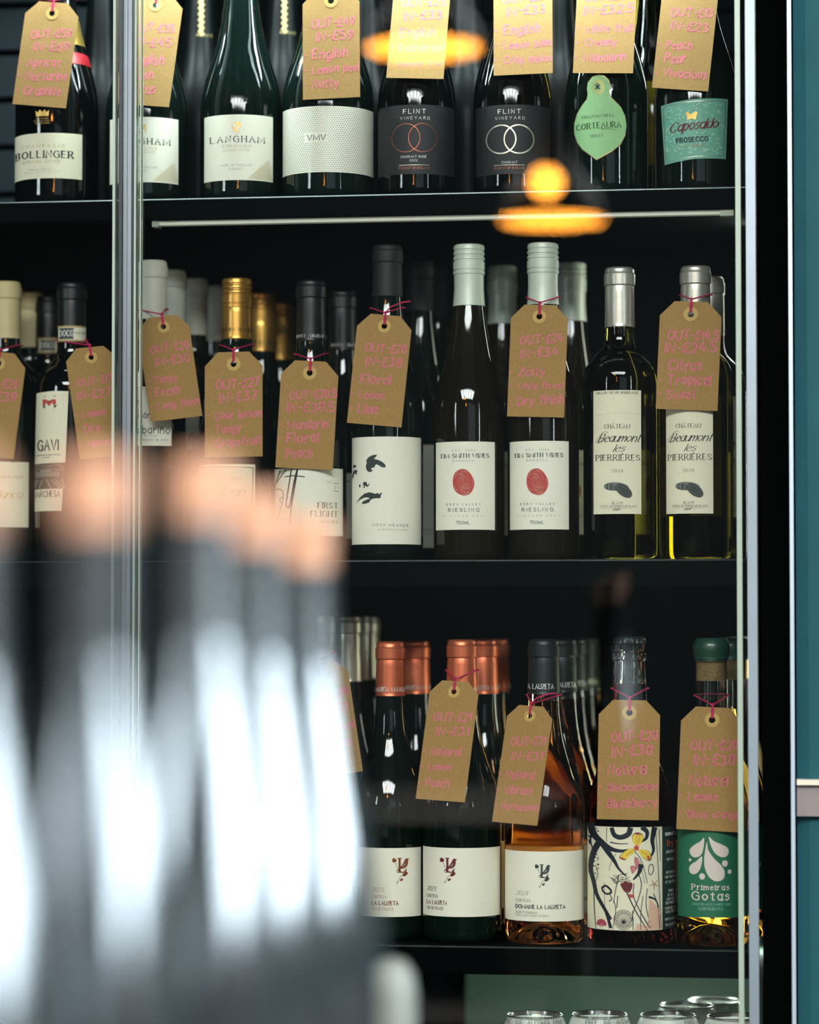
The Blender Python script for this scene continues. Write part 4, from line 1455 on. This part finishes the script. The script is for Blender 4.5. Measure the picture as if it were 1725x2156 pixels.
b = B5 = Bottle('red_wine_bottle', 'clear bottle of dark red wine with crown cap and sketchy flower label', 1327, 1600, Z_LOW, 'burgundy', .0438, top=1343, neck=.0150, cap=('crown', 'cap_dark', 0), fill=1442, wine='wine_red')
a = Art().frame(1230, 1720, 4.5395)
a.rect(20, 102, 745, 1088, 'paper_cream', 0)
a.rect(745, 106, 905, 1088, 'blackgreen', 0)
K = 'navy'
for pts, w0, w1 in (
        (((60, 100), (90, 180), (150, 240), (250, 310), (340, 330), (420, 320)), 60, 14), (((150, 240), (100, 330), (70, 420), (60, 520), (90, 640), (120, 760), (200, 900), (250, 980)), 46, 20),
        (((170, 260), (240, 360), (290, 430), (330, 500), (400, 570)), 44, 8), (((75, 140), (60, 260), (110, 380)), 16, 6), (((265, 120), (290, 180), (350, 200), (420, 170), (440, 120)), 30, 40),
        (((560, 110), (600, 150), (590, 210), (540, 240)), 36, 14), (((670, 120), (650, 230), (660, 330), (610, 420)), 40, 8), (((540, 470), (520, 540), (470, 600)), 38, 10),
        (((250, 250), (340, 262), (420, 258)), 9, 5), (((120, 790), (180, 870), (220, 960), (250, 1060)), 10, 24), (((215, 110), (215, 250)), 5, 3), (((300, 360), (250, 460), (240, 520)), 4, 3),
        (((170, 690), (205, 668), (248, 700), (255, 730), (215, 745), (178, 720), (170, 690)), 15, 12), (((240, 740), (262, 790), (240, 812)), 5, 8), (((470, 320), (540, 410), (585, 560), (600, 640)), 6, 4),
        (((530, 420), (560, 560), (575, 640)), 4, 3), (((510, 530), (545, 640), (520, 770), (470, 900), (450, 1000)), 7, 5), (((475, 640), (470, 760), (530, 900), (620, 1060)), 6, 8),
        (((395, 700), (440, 800), (500, 920), (600, 1085)), 10, 7), (((560, 760), (540, 900), (535, 1080)), 5, 5), (((600, 690), (590, 860), (640, 1080)), 5, 6), (((660, 740), (700, 860), (720, 1080)), 6, 5),
        (((620, 770), (680, 800), (712, 880)), 16, 4), (((680, 110), (700, 400), (715, 700), (735, 1080)), 5, 4), (((715, 130), (725, 430)), 6, 3), (((620, 470), (650, 460), (660, 520), (630, 560), (612, 520), (620, 470)), 6, 5),
        (((280, 800), (300, 900), (270, 1080)), 6, 4), (((330, 560), (300, 700), (280, 830)), 7, 4), (((320, 760), (310, 870)), 6, 6), (((460, 900), (465, 1080)), 5, 5), (((90, 650), (95, 900), (110, 1080)), 8, 5),
        (((190, 640), (195, 860)), 3, 3), (((110, 480), (130, 560), (105, 640)), 5, 4), (((485, 380), (500, 470)), 4, 4)):
    a.line(pts, w0 * 1.35, K, 1, wd2=w1 * 1.35, smooth=True)
random.seed(11)
for i in range(60):
    a.ell(random.uniform(40, 140), random.uniform(110, 560), random.uniform(4, 12), random.uniform(3, 8), K, 1, random.uniform(0, 180), 7)
for i in range(26):                                 # scribbled tufts
    x, y = random.uniform(250, 400), random.uniform(550, 640)
    a.line([(x, y), (x + random.uniform(-40, 40), y + random.uniform(-20, 20))], 6, K, 1)
# yellow iris
for pts in (((470, 250), (462, 190), (500, 160), (550, 175), (562, 215), (545, 245), (525, 275), (500, 280)), ((345, 390), (380, 340), (430, 310), (480, 305), (475, 345), (430, 375), (400, 410)),
            ((520, 320), (570, 315), (610, 335), (635, 380), (625, 415), (590, 410), (550, 380))):
    a.poly([(510 + (x - 510) * 1.06, 300 + (y - 300) * 1.06) for x, y in pts], K, 2, smooth=True)
    a.poly(pts, 'yellow_ink', 3, smooth=True)
for x, y, rx, ry, rt in ((498, 300, 24, 24, 0), (365, 400, 26, 9, 15), (612, 395, 14, 22, -20), (515, 168, 26, 8, 5)):
    a.ell(x, y, rx, ry, 'red_ink', 4, rt)
for pts in (((500, 180), (505, 240), (500, 290)), ((400, 370), (470, 320)), ((540, 330), (600, 370)), ((530, 190), (520, 250))):
    a.line(pts, 4, 'rose_ink', 5)
for pts in (((480, 400), (510, 395), (522, 450), (505, 485), (485, 460)), ((440, 480), (470, 470), (505, 490), (480, 520), (460, 545))):
    a.poly(pts, 'pink_ink', 3, smooth=True)
    a.line(list(pts) + [pts[0]], 3, K, 4)
# purple tulip, bud, pale flower, seed heads
for q in (((345, 650), (370, 640), (400, 720), (375, 705)), ((370, 640), (400, 620), (410, 725), (395, 715)), ((400, 625), (430, 640), (415, 720)), ((435, 630), (462, 650), (440, 715), (415, 722))):
    a.poly(q, 'maroon', 3, smooth=True)
for i in range(9):
    a.line([(360 + i * 10, 640), (345 + i * 12, 585 + abs(i - 4) * 6)], 4, K, 2)
a.ell(448, 757, 27, 18, 'red_ink', 3, 20)
for k in range(5):
    an = k * 2 * math.pi / 5 + .4
    a.poly([(665 + 12 * math.cos(an - .6), 650 + 12 * math.sin(an - .6)), (665 + 52 * math.cos(an), 650 + 52 * math.sin(an)), (665 + 12 * math.cos(an + .6), 650 + 12 * math.sin(an + .6))], 'peach_ink', 3)
    a.line([(665, 650), (665 + 50 * math.cos(an), 650 + 50 * math.sin(an))], 3, K, 4)
a.poly([(620, 780), (680, 850), (730, 900), (735, 1080), (480, 1085), (500, 1020), (600, 1040)], 'peach_ink', 1)
a.ring(375, 985, 92, 92, 4, K, 3)
for k in range(22):
    an = k * 2 * math.pi / 22
    a.line([(375, 1010), (375 + 90 * math.cos(an), 985 + 90 * math.sin(an))], 3, K, 3)
    a.ring(375 + 68 * math.cos(an), 985 + 68 * math.sin(an), 11, 11, 2.5, K, 3, 8)
for k in range(7):
    an = math.pi + k * math.pi / 6
    a.ell(165 + 26 * math.cos(an), 1035 + 26 * math.sin(an), 15, 24, 'rose_ink', 3, math.degrees(an) + 90, 10)
    a.line([(165, 1060), (165 + 40 * math.cos(an), 1035 + 42 * math.sin(an))], 2.5, 'pink_ink', 4)
a.text('small', 822, 172, 40, 'white_ink', 'bold', width=95)
a.text('fry', 822, 265, 62, 'red_ink', 'bold', width=62)
for t, y, wd in (('2022 BLEND', 348, 96), ('GRENACHE', 420, 84), ('BOTTLED IN', 545, 92), ('OUR VINEYARD', 590, 110), ('BY THE RIVER', 638, 104), ('750ML', 722, 52), ('12% ALC', 762, 64), ('CONTAINS', 802, 84), ('SULPHITES', 838, 108),
                 ('UNFINED AND', 888, 112), ('UNFILTERED', 924, 106), ('WINE D ALSACE', 992, 122), ('VIN NATURE', 1046, 112)):
    a.text(t, 828, y, 26, 'white_ink', 'cond', width=wd)
b.art(a)

b = B6 = Bottle('orange_wine_bottle', 'amber wine bottle with green wax top and green droplet label', 1499, 1600, Z_LOW, 'burgundy', .0375, top=1346, neck=.0155, cap=('wax', 'wax_green', 1393), fill=1500, wine='wine_amber')
a = Art().frame(1230, 1720, 4.5395)
a.rect(892, 142, 1580, 966, 'paper_green', 0)


def drop(pts):
    a.poly(pts, 'droplet', 1, smooth=True)


drop([(1146, 206), (1140, 300), (1118, 365), (1072, 394), (1030, 385), (1008, 345), (1016, 310), (1060, 270), (1110, 240)])
drop([(1190, 194), (1240, 235), (1310, 265), (1368, 300), (1378, 345), (1355, 382), (1310, 388), (1255, 355), (1215, 290)])
drop([(1172, 244), (1185, 320), (1240, 400), (1310, 470), (1340, 530), (1330, 590), (1280, 618), (1225, 605), (1180, 560), (1150, 480), (1148, 380)])
drop([(1126, 382), (1118, 470), (1090, 530), (1050, 555), (1015, 545), (1002, 505), (1020, 465), (1070, 430)])
for x, y, r in ((1012, 420, 13), (1126, 573, 28), (1342, 448, 28), (1386, 528, 19)):
    a.ell(x, y, r, r * 1.1, 'droplet', 1)
a.text('Primeiras', 1204, 674, 52, 'droplet', 'type', width=350)
a.text('Gotas', 1204, 756, 82, 'droplet', 'type', width=350)
a.text('VINHO BRANCO | WHITE WINE', 1213, 838, 22, 'mintspot', 'sans', width=366)
a.text('CURTIMENTA', 1205, 880, 27, 'mintspot', 'sans', width=230, thick=1.2)
b.art(a)
b.back_label(1780, 1905, 1.1, 'cap_white')
mb = MB()
mb.lathe([(0, b.H - .042), (.0118, b.H - .042), (.0122, b.H - .040), (.0122, b.H - .0125), (0, b.H - .0125)], n=40)
mb.build('cork', ['cork'], b.root, True)
b.behind(1540, 'blurred green wax-topped bottle behind the front droplet-label one', depth=.085)
b.behind(1556, 'blurred green wax-topped bottle farthest behind the droplet-label one', depth=.17)

price_tag('price card fading into the foreground blur on the front silver-capped bottle', (672, 1395), (707, 1634), 118, B1, ['OUT-\u00a318', 'IN-\u00a328', 'Black rock', 'Cherries'], hole='pink')
price_tag('price card reading Natural Lemon Peach, on the tagged copper-capped bottle', (959, 1434), (928, 1686), 112, B3, ['OUT-\u00a321', 'IN-\u00a331', 'Natural', 'Lemon', 'Peach'], twist=-14, gap=.003)
price_tag('price card reading Vibrant Herbaceous, on the front rose bottle', (1119, 1486), (1083, 1734), 107, B4, ['OUT-\u00a321', 'IN-\u00a331', 'Natural', 'Vibrant', 'Herbaceous'], twist=-20, gap=.004, tail=1)
price_tag('price card reading Blackcurrant Blackberry, on the crown-capped bottle', (1326, 1474), (1322, 1726), 130, B5, ['OUT-\u00a328', 'IN-\u00a338', 'Natural', 'Blackcurrant', 'Blackberry'])
price_tag('price card reading Blood orange, on the green wax-topped bottle', (1501, 1489), (1490, 1749), 131, B6, ['OUT-\u00a328', 'IN-\u00a338', 'Natural', 'Lemon', 'Blood orange'])

# ================================================================ CANS on the lowest shelf
mat('can_white', S(214, 222, 212), 0.35, 0.1, var=0.03)
mat('can_metal', S(196, 198, 192), 0.22, 0.9)
ZCAN = FZ0 + .004
CAN_H = at(1127, 2131, .10).z - ZCAN


def can_at(px, dy, label, proto=None):
    q = at(px, 2140, AXIS + dy)
    loc = Vector((q.x, AXIS + dy, ZCAN))
    if proto:
        return dup(proto, loc, label, 'white drinks cans', random.uniform(.3, 2.5))
    root = empty('drinks_can', loc, label, 'drinks can', 'white drinks cans')
    H, R = CAN_H, .033
    mb = MB()
    mb.lathe([(0, .004), (.022, .003), (.0255, 0), (.027, .001), (R, .010), (R, H - .018), (R - .0005, H - .014), (R - .0035, H - .006), (.0275, H - .0028)], n=56)
    body = mb.build('can_body', ['can_white'], root, True)
    mb = MB()
    mb.lathe([(.0275, H - .003), (.0285, H - .0016), (.0283, H - .0003), (.0276, H), (.0268, H - .0006), (.0262, H - .004), (.0246, H - .005), (.0236, H - .0036), (0, H - .0034)], n=56)
    lid = mb.build('lid', ['can_metal'], root, True)
    mb = MB()
    vs = []
    for k in range(20):
        an = 2 * math.pi * k / 20
        vs += [(.0078 * math.sin(an), -.011 * math.cos(an) - .004, H - .0020), (.0045 * math.sin(an), -.005 * math.cos(an) - .006, H - .0020)]
    mb.add(vs, [(2 * k, 2 * ((k + 1) % 20), 2 * ((k + 1) % 20) + 1, 2 * k + 1) for k in range(20)])
    mb.build('pull_tab', ['can_metal'], lid)
    fx, fy, fd = proj(loc - Vector((0, R, 0)))
    sc = FPX / fd
    view = math.atan2(CAM.x - loc.x, loc.y - CAM.y)
    a = Art()
    a.text('FREE * 0.0 * ALCOHOL FREE *', px - 4, 2153, 8.5, 'dark_grey', 'sans', width=150)
    top = proj(loc + Vector((0, -R, H)))[1]

    def f(x, y, lift):
        an = (x - px) / (.031 * sc) + view
        z = H - (y - top) / sc
        r = R - .0016 + lift + (.0012 if y > 2152 else 0)
        return (r * math.sin(an), -r * math.cos(an), z)
    a.bake('lettering', f, body)
    return root


c0 = can_at(1127, 0.0, 'white can lettered alcohol free, leftmost of the cans')
can_at(1263, .012, 'white can between the lettered can and the crowded cans', c0)
can_at(1407, .016, 'white can in front of the crowded group of cans', c0)
can_at(1446, .095, 'white can half hidden behind the crowd of cans, left one at the back', c0)
can_at(1503, .135, 'white can farthest at the back near the cabinet side', c0)
can_at(1548, .014, 'white can beside the right door strip', c0)

# ================================================================ FOREGROUND: bar counter with a row of bottles near the lens
mat('bar_wood', (0.014, 0.009, 0.007), 0.55, var=0.3, vscale=12, spec=0.15)
ZBAR = 1.03
bar = empty('bar_counter', (-.25, -1.55, 0), 'dark wooden bar counter carrying the blurred bottles close to the lens', 'bar counter')
mb = MB()
mb.box(-.75, .27, -.42, .50, ZBAR - .04, ZBAR)
mb.build('counter_top', ['bar_wood'], bar)
mb = MB()
mb.box(-.72, .24, -.39, .47, 0, ZBAR - .04)
mb.build('counter_base', ['bar_wood'], bar)


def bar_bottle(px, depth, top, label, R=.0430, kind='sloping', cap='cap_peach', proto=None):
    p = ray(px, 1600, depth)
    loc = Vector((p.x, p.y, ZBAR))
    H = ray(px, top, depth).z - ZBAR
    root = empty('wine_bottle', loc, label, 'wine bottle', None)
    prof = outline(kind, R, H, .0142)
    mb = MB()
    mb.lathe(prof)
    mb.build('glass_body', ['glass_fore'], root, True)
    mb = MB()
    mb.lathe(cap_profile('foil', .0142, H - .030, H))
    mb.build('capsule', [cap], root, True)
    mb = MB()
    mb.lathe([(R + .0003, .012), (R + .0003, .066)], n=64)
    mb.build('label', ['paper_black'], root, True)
    return root


bar_bottle(-95, 1.13, 960, 'blurred foreground bottle cut by the left picture edge')
bar_bottle(203, 1.25, 965, 'large blurred foreground bottle, second from the left edge', .0385)
bar_bottle(428, 1.40, 965, 'blurred foreground bottle with peach cap left of the centre of its row')
bar_bottle(540, 1.52, 1035, 'blurred foreground bottle with peach cap, second from the right of its row')
bar_bottle(645, 1.65, 1088, 'blurred foreground bottle with peach cap, rightmost and deepest of its row')

# white capped dispenser on a lower side table between the bar and the cabinet
mat('plastic_white', S(122, 126, 120), 0.5, var=0.03)
p = ray(824, 2100, 2.1)
zt = ray(824, 2018, 2.1).z
table = empty('side_table', (p.x - .10, p.y, 0), 'low dark side table in front of the cabinet, below the white capped bottle', 'side table')
mb = MB()
mb.box(-.30, .30, -.16, .16, zt - .255, zt - .23)
mb.build('table_top', ['bar_wood'], table)
for sx in (-1, 1):
    for sy in (-1, 1):
        mb = MB()
        mb.box(sx * .27 - .018, sx * .27 + .018, sy * .13 - .018, sy * .13 + .018, 0, zt - .255)
        mb.build('leg', ['bar_wood'], table)
disp = empty('squeeze_bottle', (p.x, p.y, zt - .23), 'blurred small white bottle with rounded cap, low between foreground and cabinet', 'bottle')
mb = MB()
mb.lathe([(0, 0), (.026, 0), (.028, .003), (.028, .13), (.026, .142), (.017, .150), (.017, .156), (0, .156)], n=40)
mb.build('bottle_body', ['plastic_white'], disp, True)
mb = MB()
mb.lathe([(.0188, .152), (.0192, .156), (.0188, .205), (.0165, .219), (.011, .2275), (.004, .2299), (0, .23)], n=40)
mb.build('bottle_cap', ['plastic_white'], disp, True)
